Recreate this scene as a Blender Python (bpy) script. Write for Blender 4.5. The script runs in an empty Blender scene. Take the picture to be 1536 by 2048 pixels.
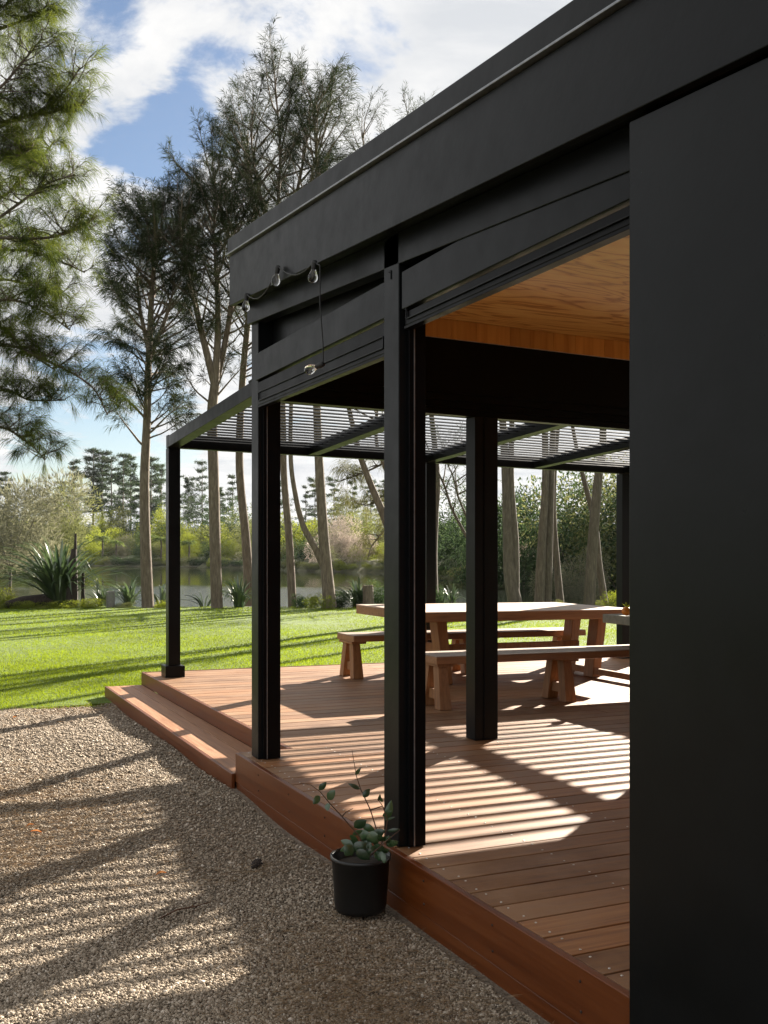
import bpy, math, random
import numpy as np
from mathutils import Vector

random.seed(7)
RNG = np.random.default_rng(11)
SC = bpy.context.scene
COL = SC.collection

# ------------------------------------------------------------------ camera frame
F, CX, HZ, H, CV = 1998.0, 768.0, 1100.0, 1.33, -1.936     # focal (px of 2048), horizon row, eye height, camera x
CA, CB = 0.9026, 0.4305                                      # camera right = (CA,-CB), forward = (CB,CA)
KV = -0.01314                                                # the deck and the house fall gently this way


def at(px, py, D):
    """a point seen at photo pixel px,py and standing D metres in front of the camera"""
    X = (px - CX) / F * D
    return Vector((CV + X * CA + D * CB, -X * CB + D * CA, H + (HZ - py) / F * D))


def cam2w(X, D):
    return CV + X * CA + D * CB, -X * CB + D * CA


def w2cam(x, y):
    dx = x - CV
    return dx * CA - y * CB, dx * CB + y * CA


# ------------------------------------------------------------------ object helpers
def tag(o, label=None, cat=None, group=None, kind=None):
    if label: o['label'] = label
    if cat: o['category'] = cat
    if group: o['group'] = group
    if kind: o['kind'] = kind
    return o


def empty(name, loc=(0, 0, 0), label=None, cat=None, group=None):
    o = bpy.data.objects.new(name, None)
    o.empty_display_size = 0.2
    COL.objects.link(o)
    o.location = loc
    return tag(o, label, cat, group)


class MB:
    """collects solids and builds one mesh object"""
    def __init__(s):
        s.v, s.f, s.m, s.smooth = [], [], [], []

    def add(s, vs, fs, mat=0, smooth=False):
        n = len(s.v)
        s.v += [tuple(q) for q in vs]
        for q in fs:
            s.f.append(tuple(i + n for i in q)); s.m.append(mat); s.smooth.append(smooth)

    def box(s, x0, x1, y0, y1, z0, z1, sl=0.0, yr=0.0, mat=0):
        """box; sl tilts it along y about yr"""
        a, b = sl * (y0 - yr), sl * (y1 - yr)
        s.add([(x0, y0, z0 + a), (x1, y0, z0 + a), (x1, y1, z0 + b), (x0, y1, z0 + b),
               (x0, y0, z1 + a), (x1, y0, z1 + a), (x1, y1, z1 + b), (x0, y1, z1 + b)],
              [(0, 3, 2, 1), (4, 5, 6, 7), (0, 1, 5, 4), (1, 2, 6, 5), (2, 3, 7, 6), (3, 0, 4, 7)], mat)

    def hexa(s, bot, top, mat=0):
        s.add(list(bot) + list(top), [(0, 3, 2, 1), (4, 5, 6, 7), (0, 1, 5, 4), (1, 2, 6, 5), (2, 3, 7, 6), (3, 0, 4, 7)], mat)

    def tube(s, pts, rad, n=7, mat=0, cap=True):
        pts = [Vector(p) for p in pts]
        if not hasattr(rad, '__len__'): rad = [rad] * len(pts)
        rings = []
        ref = Vector((0.31, 0.17, 0.93))
        for i, p in enumerate(pts):
            d = (pts[min(i + 1, len(pts) - 1)] - pts[max(i - 1, 0)]).normalized()
            u = d.cross(ref)
            if u.length < 1e-3: u = d.cross(Vector((1, 0, 0)))
            u.normalize(); w = d.cross(u)
            rings.append([p + (u * math.cos(2 * math.pi * k / n) + w * math.sin(2 * math.pi * k / n)) * rad[i] for k in range(n)])
        vs = [q for r in rings for q in r]
        fs = []
        for i in range(len(pts) - 1):
            for k in range(n):
                k2 = (k + 1) % n
                fs.append((i * n + k, i * n + k2, (i + 1) * n + k2, (i + 1) * n + k))
        s.add(vs, fs, mat, True)
        if cap:
            s.add(rings[0], [tuple(range(n))[::-1]], mat); s.add(rings[-1], [tuple(range(n))], mat)

    def lathe(s, prof, c=(0, 0, 0), axis=None, n=20, mat=0):
        """prof: (radius, along) pairs turned round an axis"""
        ax = Vector(axis or (0, 0, 1)).normalized()
        u = ax.orthogonal().normalized(); w = ax.cross(u); c = Vector(c)
        vs = []
        for r, h in prof:
            for k in range(n):
                t = 2 * math.pi * k / n
                vs.append(c + ax * h + (u * math.cos(t) + w * math.sin(t)) * r)
        fs = []
        for i in range(len(prof) - 1):
            for k in range(n):
                k2 = (k + 1) % n
                fs.append((i * n + k, i * n + k2, (i + 1) * n + k2, (i + 1) * n + k))
        s.add(vs, fs, mat, True)

    def build(s, name, mats, parent=None, shear=False, bevel=0.0, loc=None, var=None):
        me = bpy.data.meshes.new(name)
        vs = s.v
        if shear: vs = [(x, y, z + KV * x) for x, y, z in vs]
        if loc is not None: vs = [(x - loc[0], y - loc[1], z - loc[2]) for x, y, z in vs]
        me.from_pydata(vs, [], s.f)
        if not isinstance(mats, (list, tuple)): mats = [mats]
        for m in mats: me.materials.append(m)
        me.polygons.foreach_set('material_index', s.m)
        me.polygons.foreach_set('use_smooth', s.smooth)
        if var is not None:
            at_ = me.attributes.new('var', 'FLOAT', 'POINT'); at_.data.foreach_set('value', var)
        me.update()
        o = bpy.data.objects.new(name, me)
        COL.objects.link(o)
        if parent is not None: o.parent = parent
        if bevel:
            b = o.modifiers.new('edge', 'BEVEL'); b.width = bevel; b.segments = 2; b.limit_method = 'ANGLE'
        return o


def npmesh(name, V, Fc, mat, parent=None, var=None, smooth=False):
    """V (n,3), Fc (m,k) arrays -> one mesh object"""
    me = bpy.data.meshes.new(name)
    V = np.ascontiguousarray(V, dtype=np.float32); Fc = np.ascontiguousarray(Fc, dtype=np.int32)
    m, k = Fc.shape
    me.vertices.add(len(V)); me.vertices.foreach_set('co', V.ravel())
    me.loops.add(m * k); me.loops.foreach_set('vertex_index', Fc.ravel())
    me.polygons.add(m)
    me.polygons.foreach_set('loop_start', np.arange(m, dtype=np.int32) * k)
    if smooth: me.polygons.foreach_set('use_smooth', np.ones(m, dtype=bool))
    me.materials.append(mat)
    if var is not None:
        a = me.attributes.new('var', 'FLOAT', 'POINT'); a.data.foreach_set('value', np.ascontiguousarray(var, dtype=np.float32))
    me.update(calc_edges=True)
    o = bpy.data.objects.new(name, me)
    COL.objects.link(o)
    if parent is not None: o.parent = parent
    return o


def nrm(a):
    return a / np.maximum(np.linalg.norm(a, axis=-1, keepdims=True), 1e-9)


def strands(P, D, L, W, droop=0.0, mid=0.45):
    """long diamond leaves: returns verts (4n,3) and quads"""
    n = len(P)
    D = nrm(D)
    S = nrm(np.cross(D, RNG.normal(size=(n, 3))))
    L = np.broadcast_to(L, (n,))[:, None]; W = np.broadcast_to(W, (n,))[:, None]
    M = P + D * L * mid
    T = P + D * L
    M = M.copy(); T = T.copy()
    M[:, 2] -= (droop * 0.25 * L[:, 0]); T[:, 2] -= (droop * L[:, 0])
    V = np.stack([P, M + S * W * 0.5, T, M - S * W * 0.5], 1).reshape(-1, 3)
    Fc = np.arange(4 * n).reshape(n, 4)
    return V, Fc


# ------------------------------------------------------------------ materials
def mat(name):
    m = bpy.data.materials.new(name); m.use_nodes = True
    nt = m.node_tree
    return m, nt, nt.nodes, nt.links, nt.nodes['Principled BSDF']


def nd(ns, t, **kw):
    n = ns.new(t)
    for k, v in kw.items(): setattr(n, k, v)
    return n


def ramp(ns, stops, interp='LINEAR'):
    r = ns.new('ShaderNodeValToRGB'); r.color_ramp.interpolation = interp
    e = r.color_ramp.elements
    while len(e) < len(stops): e.new(0.5)
    for i, (p, c) in enumerate(stops):
        e[i].position = p; e[i].color = (c[0], c[1], c[2], 1)
    return r


def objco(ns, ls, scale=(1, 1, 1), rot=(0, 0, 0)):
    tc = ns.new('ShaderNodeTexCoord'); mp = ns.new('ShaderNodeMapping')
    mp.inputs['Scale'].default_value = scale; mp.inputs['Rotation'].default_value = rot
    ls.new(tc.outputs['Object'], mp.inputs[0])
    return mp.outputs[0]


def noise(ns, ls, vec, scale, detail=5, rough=0.55, dist=0.0):
    n = ns.new('ShaderNodeTexNoise'); n.inputs['Scale'].default_value = scale
    n.inputs['Detail'].default_value = detail; n.inputs['Roughness'].default_value = rough
    n.inputs['Distortion'].default_value = dist
    if vec is not None: ls.new(vec, n.inputs['Vector'])
    return n


def bump(ns, ls, h, bs, strength=0.3, dist=0.01):
    b = ns.new('ShaderNodeBump'); b.inputs['Strength'].default_value = strength; b.inputs['Distance'].default_value = dist
    ls.new(h, b.inputs['Height']); ls.new(b.outputs[0], bs.inputs['Normal'])


def paint(name, c0, c1, rough=0.45, flecks=False, spec=0.5):
    m, nt, ns, ls, bs = mat(name)
    v = objco(ns, ls)
    n = noise(ns, ls, v, 3.0, 6, 0.6)
    r = ramp(ns, [(0.3, c0), (0.75, c1)]); ls.new(n.outputs['Fac'], r.inputs[0])
    out = r.outputs[0]
    if flecks:
        vo = nd(ns, 'ShaderNodeTexVoronoi'); vo.inputs['Scale'].default_value = 9.0
        mp = objco(ns, ls, (1, 1, 0.45)); ls.new(mp, vo.inputs['Vector'])
        lt = nd(ns, 'ShaderNodeMath', operation='LESS_THAN'); lt.inputs[1].default_value = 0.045; ls.new(vo.outputs['Distance'], lt.inputs[0])
        sel = noise(ns, ls, v, 2.3, 2); gt = nd(ns, 'ShaderNodeMath', operation='GREATER_THAN'); gt.inputs[1].default_value = 0.52
        ls.new(sel.outputs['Fac'], gt.inputs[0])
        mu = nd(ns, 'ShaderNodeMath', operation='MULTIPLY'); ls.new(lt.outputs[0], mu.inputs[0]); ls.new(gt.outputs[0], mu.inputs[1])
        mx = nd(ns, 'ShaderNodeMix', data_type='RGBA'); ls.new(mu.outputs[0], mx.inputs['Factor']); ls.new(out, mx.inputs[6]); mx.inputs[7].default_value = (.45, .45, .43, 1)
        out = mx.outputs[2]
    ls.new(out, bs.inputs['Base Color'])
    n2 = noise(ns, ls, v, 9.0, 6)
    mr = nd(ns, 'ShaderNodeMapRange'); mr.inputs[3].default_value = rough - .1; mr.inputs[4].default_value = rough + .15
    ls.new(n2.outputs['Fac'], mr.inputs[0]); ls.new(mr.outputs[0], bs.inputs['Roughness'])
    bs.inputs['Specular IOR Level'].default_value = spec
    n3 = noise(ns, ls, v, 2.2, 7, .6); bump(ns, ls, n3.outputs['Fac'], bs, 0.22, 0.012)
    return m


def wood(name, dark, mid, light, axis='x', rough=0.55, grain=1.0, wear=None, bumpk=0.25):
    """timber whose grain runs along the axis; per-piece tone from the 'var' attribute when there is one"""
    m, nt, ns, ls, bs = mat(name)
    sc = {'x': (0.8, 14, 14), 'y': (14, 0.8, 14), 'z': (14, 14, 0.8)}[axis]
    tc = ns.new('ShaderNodeTexCoord')
    at_ = nd(ns, 'ShaderNodeAttribute', attribute_name='var')
    off = nd(ns, 'ShaderNodeVectorMath', operation='SCALE'); off.inputs[0].default_value = (37., 61., 17.)
    ls.new(at_.outputs['Fac'], off.inputs['Scale'])
    ad = nd(ns, 'ShaderNodeVectorMath', operation='ADD'); ls.new(tc.outputs['Object'], ad.inputs[0]); ls.new(off.outputs[0], ad.inputs[1])
    mp = ns.new('ShaderNodeMapping'); mp.inputs['Scale'].default_value = sc; ls.new(ad.outputs[0], mp.inputs[0])
    n = noise(ns, ls, mp.outputs[0], 3.0 * grain, 8, 0.62, 0.6)
    r = ramp(ns, [(0.28, dark), (0.5, mid), (0.74, light)]); ls.new(n.outputs['Fac'], r.inputs[0])
    hs = nd(ns, 'ShaderNodeHueSaturation')
    mr = nd(ns, 'ShaderNodeMapRange'); mr.inputs[3].default_value = 0.64; mr.inputs[4].default_value = 1.28
    ls.new(at_.outputs['Fac'], mr.inputs[0]); ls.new(mr.outputs[0], hs.inputs['Value'])
    ls.new(r.outputs[0], hs.inputs['Color'])
    out = hs.outputs[0]
    if wear:
        w = noise(ns, ls, ad.outputs[0], 1.6, 6, 0.65)
        rr = ramp(ns, [(0.42, (0, 0, 0)), (0.68, (1, 1, 1))]); ls.new(w.outputs['Fac'], rr.inputs[0])
        mx = nd(ns, 'ShaderNodeMix', data_type='RGBA'); ls.new(rr.outputs[0], mx.inputs['Factor']); ls.new(out, mx.inputs[6]); mx.inputs[7].default_value = (*wear, 1)
        out = mx.outputs[2]
    ls.new(out, bs.inputs['Base Color'])
    mr2 = nd(ns, 'ShaderNodeMapRange'); mr2.inputs[3].default_value = rough - .12; mr2.inputs[4].default_value = rough + .18
    ls.new(n.outputs['Fac'], mr2.inputs[0]); ls.new(mr2.outputs[0], bs.inputs['Roughness'])
    bump(ns, ls, n.outputs['Fac'], bs, bumpk, 0.004)
    return m


def foliage(name, c0, c1, trans=0.4, tint=None, gloss=0.0):
    """leaf tones run from c0 to c1 by each leaf's own 'var'"""
    m, nt, ns, ls, bs = mat(name)
    a = nd(ns, 'ShaderNodeAttribute', attribute_name='var')
    r = ramp(ns, [(0.0, c0), (1.0, c1)]); ls.new(a.outputs['Fac'], r.inputs[0])
    oi = nd(ns, 'ShaderNodeObjectInfo')
    hs = nd(ns, 'ShaderNodeHueSaturation'); ls.new(r.outputs[0], hs.inputs['Color'])
    mr = nd(ns, 'ShaderNodeMapRange'); mr.inputs[3].default_value = 0.8; mr.inputs[4].default_value = 1.25
    ls.new(oi.outputs['Random'], mr.inputs[0]); ls.new(mr.outputs[0], hs.inputs['Value'])
    df = nd(ns, 'ShaderNodeBsdfDiffuse'); ls.new(hs.outputs[0], df.inputs[0])
    tr = nd(ns, 'ShaderNodeBsdfTranslucent')
    h2 = nd(ns, 'ShaderNodeHueSaturation'); h2.inputs['Hue'].default_value = 0.485; h2.inputs['Saturation'].default_value = 1.1; h2.inputs['Value'].default_value = 1.5
    ls.new(hs.outputs[0], h2.inputs['Color']); ls.new(h2.outputs[0], tr.inputs[0])
    mx = nd(ns, 'ShaderNodeMixShader'); mx.inputs[0].default_value = trans
    ls.new(df.outputs[0], mx.inputs[1]); ls.new(tr.outputs[0], mx.inputs[2])
    last = mx.outputs[0]
    if gloss:
        gl = nd(ns, 'ShaderNodeBsdfGlossy'); gl.inputs['Roughness'].default_value = 0.35
        m2 = nd(ns, 'ShaderNodeMixShader'); m2.inputs[0].default_value = gloss
        ls.new(last, m2.inputs[1]); ls.new(gl.outputs[0], m2.inputs[2]); last = m2.outputs[0]
    ls.new(last, ns['Material Output'].inputs['Surface'])
    ns.remove(bs)
    return m


def bark(name, c0, c1, c2):
    m, nt, ns, ls, bs = mat(name)
    v = objco(ns, ls, (6, 6, 1.1))
    n = noise(ns, ls, v, 3.5, 8, 0.65, 0.4)
    r = ramp(ns, [(0.3, c0), (0.52, c1), (0.72, c2)]); ls.new(n.outputs['Fac'], r.inputs[0])
    ls.new(r.outputs[0], bs.inputs['Base Color']); bs.inputs['Roughness'].default_value = 0.9
    bump(ns, ls, n.outputs['Fac'], bs, 0.7, 0.03)
    return m


def plain(name, c, rough=0.5, metal=0.0):
    m, nt, ns, ls, bs = mat(name)
    v = objco(ns, ls); n = noise(ns, ls, v, 25, 4)
    r = ramp(ns, [(0.3, tuple(q * .8 for q in c)), (0.7, tuple(min(1, q * 1.2) for q in c))]); ls.new(n.outputs['Fac'], r.inputs[0])
    ls.new(r.outputs[0], bs.inputs['Base Color']); bs.inputs['Roughness'].default_value = rough; bs.inputs['Metallic'].default_value = metal
    return m


M = {}
M['black'] = paint('black_paint', (.0045, .0052, .0058), (.0075, .0084, .0094), .32, spec=.12)
M['black_wall'] = paint('black_wall_paint', (.0042, .0050, .0052), (.0068, .0078, .0082), .30, spec=.14)
M['alu'] = paint('black_aluminium', (.003, .003, .0034), (.005, .005, .0055), .32, spec=.07)
M['flash'] = plain('flashing_highlight_metal', (.22, .23, .245), .36, .6)  # light grey puts the sky highlight of the roof's drip edge into the colour
M['deck'] = wood('deck_timber', (.122, .044, .014), (.228, .100, .036), (.325, .168, .072), 'x', .52, 1.0, wear=(.275, .155, .080))
M['tread'] = wood('step_timber', (.17, .07, .03), (.27, .13, .064), (.34, .185, .10), 'y', .5, 1.0)
M['fascia'] = wood('stained_edge_board', (.115, .024, .002), (.185, .043, .004), (.235, .063, .007), 'y', .38, .5, bumpk=.12)
M['table'] = wood('table_timber', (.27, .115, .042), (.41, .20, .085), (.51, .28, .135), 'x', .5, .8)
M['tabletop'] = wood('weathered_table_timber', (.34, .24, .18), (.46, .35, .27), (.55, .44, .35), 'x', .48, .8)
M['leg'] = wood('table_leg_timber', (.25, .10, .03), (.40, .185, .068), (.50, .26, .115), 'z', .5, .8)
M['screw'] = plain('screw_steel', (.62, .6, .56), .35, .9)
M['blackpot'] = plain('black_plastic', (.007, .007, .007), .42)
M['soil'] = plain('potting_soil', (.03, .022, .015), .95)
M['cable'] = plain('black_rubber', (.012, .012, .012), .6)
M['concrete'] = plain('grey_counter_top', (.20, .20, .16), .6)
M['orange'] = plain('orange_peel', (.62, .22, .02), .45)
M['blue'] = plain('blue_grey_paint', (.09, .15, .21), .6)
M['grey'] = plain('weathered_grey_drum', (.17, .16, .155), .8)
M['stump'] = bark('charred_wood', (.012, .009, .008), (.035, .025, .02), (.07, .05, .04))
M['trunk'] = bark('casuarina_bark', (.07, .052, .038), (.145, .112, .083), (.22, .18, .14))
M['trunk_dark'] = bark('dark_bark', (.055, .043, .034), (.10, .08, .062), (.17, .14, .11))
M['casu'] = foliage('casuarina_needles', (.014, .022, .014), (.055, .068, .032), .2)
M['pine'] = foliage('bright_needles', (.016, .030, .010), (.095, .120, .027), .40)
M['pinedark'] = foliage('far_pine_needles', (.025, .042, .024), (.06, .085, .04), .25)
M['hang'] = foliage('hanging_needles', (.05, .06, .022), (.13, .13, .05), .4)
M['olive'] = foliage('olive_leaves', (.055, .07, .028), (.15, .165, .07), .4)
M['dark'] = foliage('dark_leaves', (.018, .034, .018), (.055, .085, .036), .3)
M['lime'] = foliage('yellow_green_leaves', (.075, .105, .018), (.19, .225, .045), .45)
M['tan'] = foliage('dry_grey_twigs', (.16, .135, .11), (.32, .28, .24), .3)
M['willow'] = foliage('grey_green_twigs', (.10, .105, .07), (.22, .22, .14), .35)
M['flax'] = foliage('flax_blades', (.022, .045, .022), (.075, .11, .05), .25, gloss=.10)
M['pampas'] = foliage('pampas_plumes', (.42, .36, .28), (.62, .55, .45), .4)
M['glossleaf'] = foliage('camellia_leaves', (.012, .035, .012), (.04, .09, .03), .2, gloss=.10)
M['stem'] = plain('reddish_stem', (.09, .045, .025), .7)
M['grass'] = foliage('grass_blades', (.085, .115, .016), (.18, .25, .03), .45)
M['needle_litter'] = foliage('dry_needles', (.14, .085, .045), (.46, .34, .21), .1)
M['dryleaf'] = foliage('dry_leaf', (.22, .085, .03), (.42, .19, .07), .3)
M['frond'] = foliage('fern_fronds', (.05, .085, .025), (.16, .20, .07), .45)

# plywood ceiling: rotary-cut figure
def plywood(name, axis):
    m, nt, ns, ls, bs = mat(name)
    sc = {'x': (.42, 1.5, 1), 'z': (4.5, 1, .6)}[axis]
    v = objco(ns, ls, sc)
    n = noise(ns, ls, v, 1.3, 3, .5, .5)
    ws = nd(ns, 'ShaderNodeMath', operation='MULTIPLY'); ws.inputs[1].default_value = 13.0 if axis == 'x' else 7.0; ls.new(n.outputs['Fac'], ws.inputs[0])
    fr = nd(ns, 'ShaderNodeMath', operation='FRACT'); ls.new(ws.outputs[0], fr.inputs[0])
    r = ramp(ns, [(0.0, (.42, .19, .05)), (0.13, (.80, .55, .22)), (0.55, (.89, .68, .32)), (0.84, (.78, .52, .20)), (1.0, (.44, .21, .06))])
    ls.new(fr.outputs[0], r.inputs[0])
    g = noise(ns, ls, v, 30, 4); mx = nd(ns, 'ShaderNodeMix', data_type='RGBA', blend_type='MULTIPLY')
    mx.inputs['Factor'].default_value = .35
    r2 = ramp(ns, [(.3, (.7, .66, .6)), (.7, (1.1, 1.1, 1.1))]); ls.new(g.outputs['Fac'], r2.inputs[0])
    ls.new(r.outputs[0], mx.inputs[6]); ls.new(r2.outputs[0], mx.inputs[7])
    ls.new(mx.outputs[2], bs.inputs['Base Color']); bs.inputs['Roughness'].default_value = .42
    return m
M['ply'] = plywood('plywood', 'x')
M['plyband'] = wood('plywood_band', (.46, .23, .07), (.60, .34, .12), (.70, .43, .17), 'z', .45, .35, bumpk=.05)

# clear glass
m, nt, ns, ls, bs = mat('bulb_glass')
bs.inputs['Transmission Weight'].default_value = 1.0; bs.inputs['Roughness'].default_value = 0.02; bs.inputs['IOR'].default_value = 1.35
M['glass'] = m
M['filament'] = plain('filament_holder', (.75, .68, .5), .4, .2)

# water
m, nt, ns, ls, bs = mat('lake_water')
bs.inputs['Base Color'].default_value = (.022, .026, .012, 1); bs.inputs['Roughness'].default_value = .02; bs.inputs['IOR'].default_value = 1.33
v = objco(ns, ls, (1.0, 1.0, 1), (0, 0, -.45)); n = noise(ns, ls, v, .9, 4, .5)
# calm in the middle, wind-ruffled towards both shores
bump(ns, ls, n.outputs['Fac'], bs, .07, .03)
tc = ns.new('ShaderNodeTexCoord')
dt = nd(ns, 'ShaderNodeVectorMath', operation='DOT_PRODUCT'); dt.inputs[1].default_value = (CB, CA, 0); ls.new(tc.outputs['Object'], dt.inputs[0])
wn = noise(ns, ls, tc.outputs['Object'], .12, 3); wm = nd(ns, 'ShaderNodeMath', operation='MULTIPLY_ADD'); wm.inputs[1].default_value = 22; ls.new(wn.outputs['Fac'], wm.inputs[0]); ls.new(dt.outputs['Value'], wm.inputs[2])
near = nd(ns, 'ShaderNodeMapRange', interpolation_type='SMOOTHSTEP'); near.inputs[1].default_value = 74; near.inputs[2].default_value = 62; near.inputs[3].default_value = .04; near.inputs[4].default_value = .75
far = nd(ns, 'ShaderNodeMapRange', interpolation_type='SMOOTHSTEP'); far.inputs[1].default_value = 124; far.inputs[2].default_value = 134; far.inputs[3].default_value = 0; far.inputs[4].default_value = .6
ls.new(wm.outputs[0], near.inputs[0]); ls.new(wm.outputs[0], far.inputs[0])
sm = nd(ns, 'ShaderNodeMath', operation='ADD'); ls.new(near.outputs[0], sm.inputs[0]); ls.new(far.outputs[0], sm.inputs[1])
rn = noise(ns, ls, tc.outputs['Object'], 5.0, 4, .6)
bn = [q for q in ns if q.type == 'BUMP'][0]
ls.new(rn.outputs['Fac'], bn.inputs['Height']); ls.new(sm.outputs[0], bn.inputs['Strength']); bn.inputs['Distance'].default_value = .05
M['water'] = m

# gravel bed, soil, lawn ground
def ground_mat(name, cols, scale, bs_k, dist):
    m, nt, ns, ls, bs = mat(name)
    v = objco(ns, ls)
    n1 = noise(ns, ls, v, scale, 9, .7); n2 = noise(ns, ls, v, .7, 4)
    r = ramp(ns, cols); ls.new(n1.outputs['Fac'], r.inputs[0])
    mx = nd(ns, 'ShaderNodeMix', data_type='RGBA', blend_type='MULTIPLY'); mx.inputs['Factor'].default_value = .6
    r2 = ramp(ns, [(.35, (.72, .68, .62)), (.65, (1.08, 1.08, 1.08))]); ls.new(n2.outputs['Fac'], r2.inputs[0])
    ls.new(r.outputs[0], mx.inputs[6]); ls.new(r2.outputs[0], mx.inputs[7])
    ls.new(mx.outputs[2], bs.inputs['Base Color']); bs.inputs['Roughness'].default_value = .95
    bump(ns, ls, n1.outputs['Fac'], bs, bs_k, dist)
    return m
M['gravelbed'] = ground_mat('gravel_bed', [(.3, (.07, .05, .035)), (.5, (.21, .165, .12)), (.7, (.36, .30, .235))], 55, 1.0, .02)
M['lawnbed'] = ground_mat('lawn_turf', [(.3, (.045, .075, .010)), (.5, (.085, .14, .015)), (.7, (.13, .20, .022))], 9, .6, .05)
M['earth'] = ground_mat('bank_earth', [(.3, (.03, .035, .015)), (.5, (.07, .075, .03)), (.7, (.11, .10, .05))], 2.0, .6, .1)
m, nt, ns, ls, bs = mat('gravel_stones')
a = nd(ns, 'ShaderNodeAttribute', attribute_name='var')
r = ramp(ns, [(0, (.085, .064, .043)), (.42, (.275, .218, .155)), (.8, (.46, .385, .30)), (1, (.66, .60, .52))]); ls.new(a.outputs['Fac'], r.inputs[0])
ls.new(r.outputs[0], bs.inputs['Base Color']); bs.inputs['Roughness'].default_value = .85
M['stones'] = m

# ------------------------------------------------------------------ sky and sun
SUN_EL = math.radians(21.4)
SUN_AZ = math.atan2(.814, .581)                     # clockwise from +Y
sdir = Vector((math.sin(SUN_AZ) * math.cos(SUN_EL), math.cos(SUN_AZ) * math.cos(SUN_EL), math.sin(SUN_EL)))


def make_world():
    w = bpy.data.worlds.new('World'); SC.world = w; w.use_nodes = True
    nt = w.node_tree; ns = nt.nodes; ls = nt.links
    bg = ns['Background']; bg.inputs['Strength'].default_value = SKY_STRENGTH
    sky = ns.new('ShaderNodeTexSky'); sky.sky_type = 'NISHITA'; sky.sun_disc = False
    sky.sun_elevation = SUN_EL; sky.sun_rotation = SUN_AZ
    sky.dust_density = .6; sky.ozone_density = 1.6
    tc = ns.new('ShaderNodeTexCoord')
    sep = ns.new('ShaderNodeSeparateXYZ'); ls.new(tc.outputs['Generated'], sep.inputs[0])
    zz = nd(ns, 'ShaderNodeMath', operation='ADD'); zz.inputs[1].default_value = .16; ls.new(sep.outputs['Z'], zz.inputs[0])
    zc = nd(ns, 'ShaderNodeMath', operation='MAXIMUM'); zc.inputs[1].default_value = .05; ls.new(zz.outputs[0], zc.inputs[0])
    dx = nd(ns, 'ShaderNodeMath', operation='DIVIDE'); ls.new(sep.outputs['X'], dx.inputs[0]); ls.new(zc.outputs[0], dx.inputs[1])
    dy = nd(ns, 'ShaderNodeMath', operation='DIVIDE'); ls.new(sep.outputs['Y'], dy.inputs[0]); ls.new(zc.outputs[0], dy.inputs[1])
    cm = ns.new('ShaderNodeCombineXYZ'); ls.new(dx.outputs[0], cm.inputs[0]); ls.new(dy.outputs[0], cm.inputs[1])
    n1 = noise(ns, ls, cm.outputs[0], 3.6, 12, .62, .3)
    nw_ = noise(ns, ls, cm.outputs[0], 4.5, 7, .58, .0)
    w0 = nd(ns, 'ShaderNodeVectorMath', operation='SUBTRACT'); w0.inputs[1].default_value = (.5, .5, .5); ls.new(nw_.outputs['Color'], w0.inputs[0])
    w1 = nd(ns, 'ShaderNodeVectorMath', operation='SCALE'); w1.inputs['Scale'].default_value = .13; ls.new(w0.outputs[0], w1.inputs[0])
    w2 = nd(ns, 'ShaderNodeVectorMath', operation='ADD'); ls.new(tc.outputs['Generated'], w2.inputs[0]); ls.new(w1.outputs[0], w2.inputs[1])
    # clear patches in the cloud deck, each round a direction of the sky
    total = None
    for (px, py, rad, k) in [(150, 72, 1.5, .34), (262, 275, 1.3, .44), (312, 272, 1.5, .50), (358, 262, 1.2, .40), (395, 148, 1.2, .38), (450, 128, 1.1, .32), (690, 62, 1.7, .38), (735, 100, 1.2, .30),
                             (235, 28, 1.1, .26), (178, 152, .9, .34), (140, 252, .9, .30), (90, 150, 1.0, .28), (185, 312, 1.0, .26), (240, 360, .9, .24), (210, 815, 2.8, .52), (150, 890, 2.4, .48), (560, 60, 1.1, .18), (330, 900, 2.0, .2)]:
        d = (at(px, py, 10) - Vector((CV, 0, H))).normalized()
        dp = nd(ns, 'ShaderNodeVectorMath', operation='DOT_PRODUCT'); dp.inputs[1].default_value = d
        nv = nd(ns, 'ShaderNodeVectorMath', operation='NORMALIZE'); ls.new(w2.outputs[0], nv.inputs[0]); ls.new(nv.outputs[0], dp.inputs[0])
        mr = nd(ns, 'ShaderNodeMapRange', interpolation_type='SMOOTHSTEP')
        mr.inputs[1].default_value = math.cos(math.radians(rad * 2.3)); mr.inputs[2].default_value = 1.0
        mr.inputs[3].default_value = 0; mr.inputs[4].default_value = k * .70
        ls.new(dp.outputs['Value'], mr.inputs[0])
        if total is None: total = mr.outputs[0]
        else:
            ad = nd(ns, 'ShaderNodeMath', operation='ADD'); ls.new(total, ad.inputs[0]); ls.new(mr.outputs[0], ad.inputs[1]); total = ad.outputs[0]
    ct_ = nd(ns, 'ShaderNodeMath', operation='MULTIPLY_ADD'); ct_.inputs[1].default_value = 2.7; ct_.inputs[2].default_value = -.78; ls.new(n1.outputs['Fac'], ct_.inputs[0])
    sb = nd(ns, 'ShaderNodeMath', operation='SUBTRACT'); ls.new(ct_.outputs[0], sb.inputs[0]); ls.new(total, sb.inputs[1])
    fac = nd(ns, 'ShaderNodeMapRange', interpolation_type='SMOOTHSTEP'); fac.inputs[1].default_value = -.06; fac.inputs[2].default_value = .42
    ls.new(sb.outputs[0], fac.inputs[0])
    n2 = noise(ns, ls, cm.outputs[0], 3.0, 10, .62, .4)
    cr = ramp(ns, [(.34, CLOUD_LO), (.62, CLOUD_HI)]); ls.new(n2.outputs['Fac'], cr.inputs[0])
    sc = nd(ns, 'ShaderNodeVectorMath', operation='SCALE'); sc.inputs['Scale'].default_value = CLOUD_K; ls.new(cr.outputs[0], sc.inputs[0])
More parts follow.
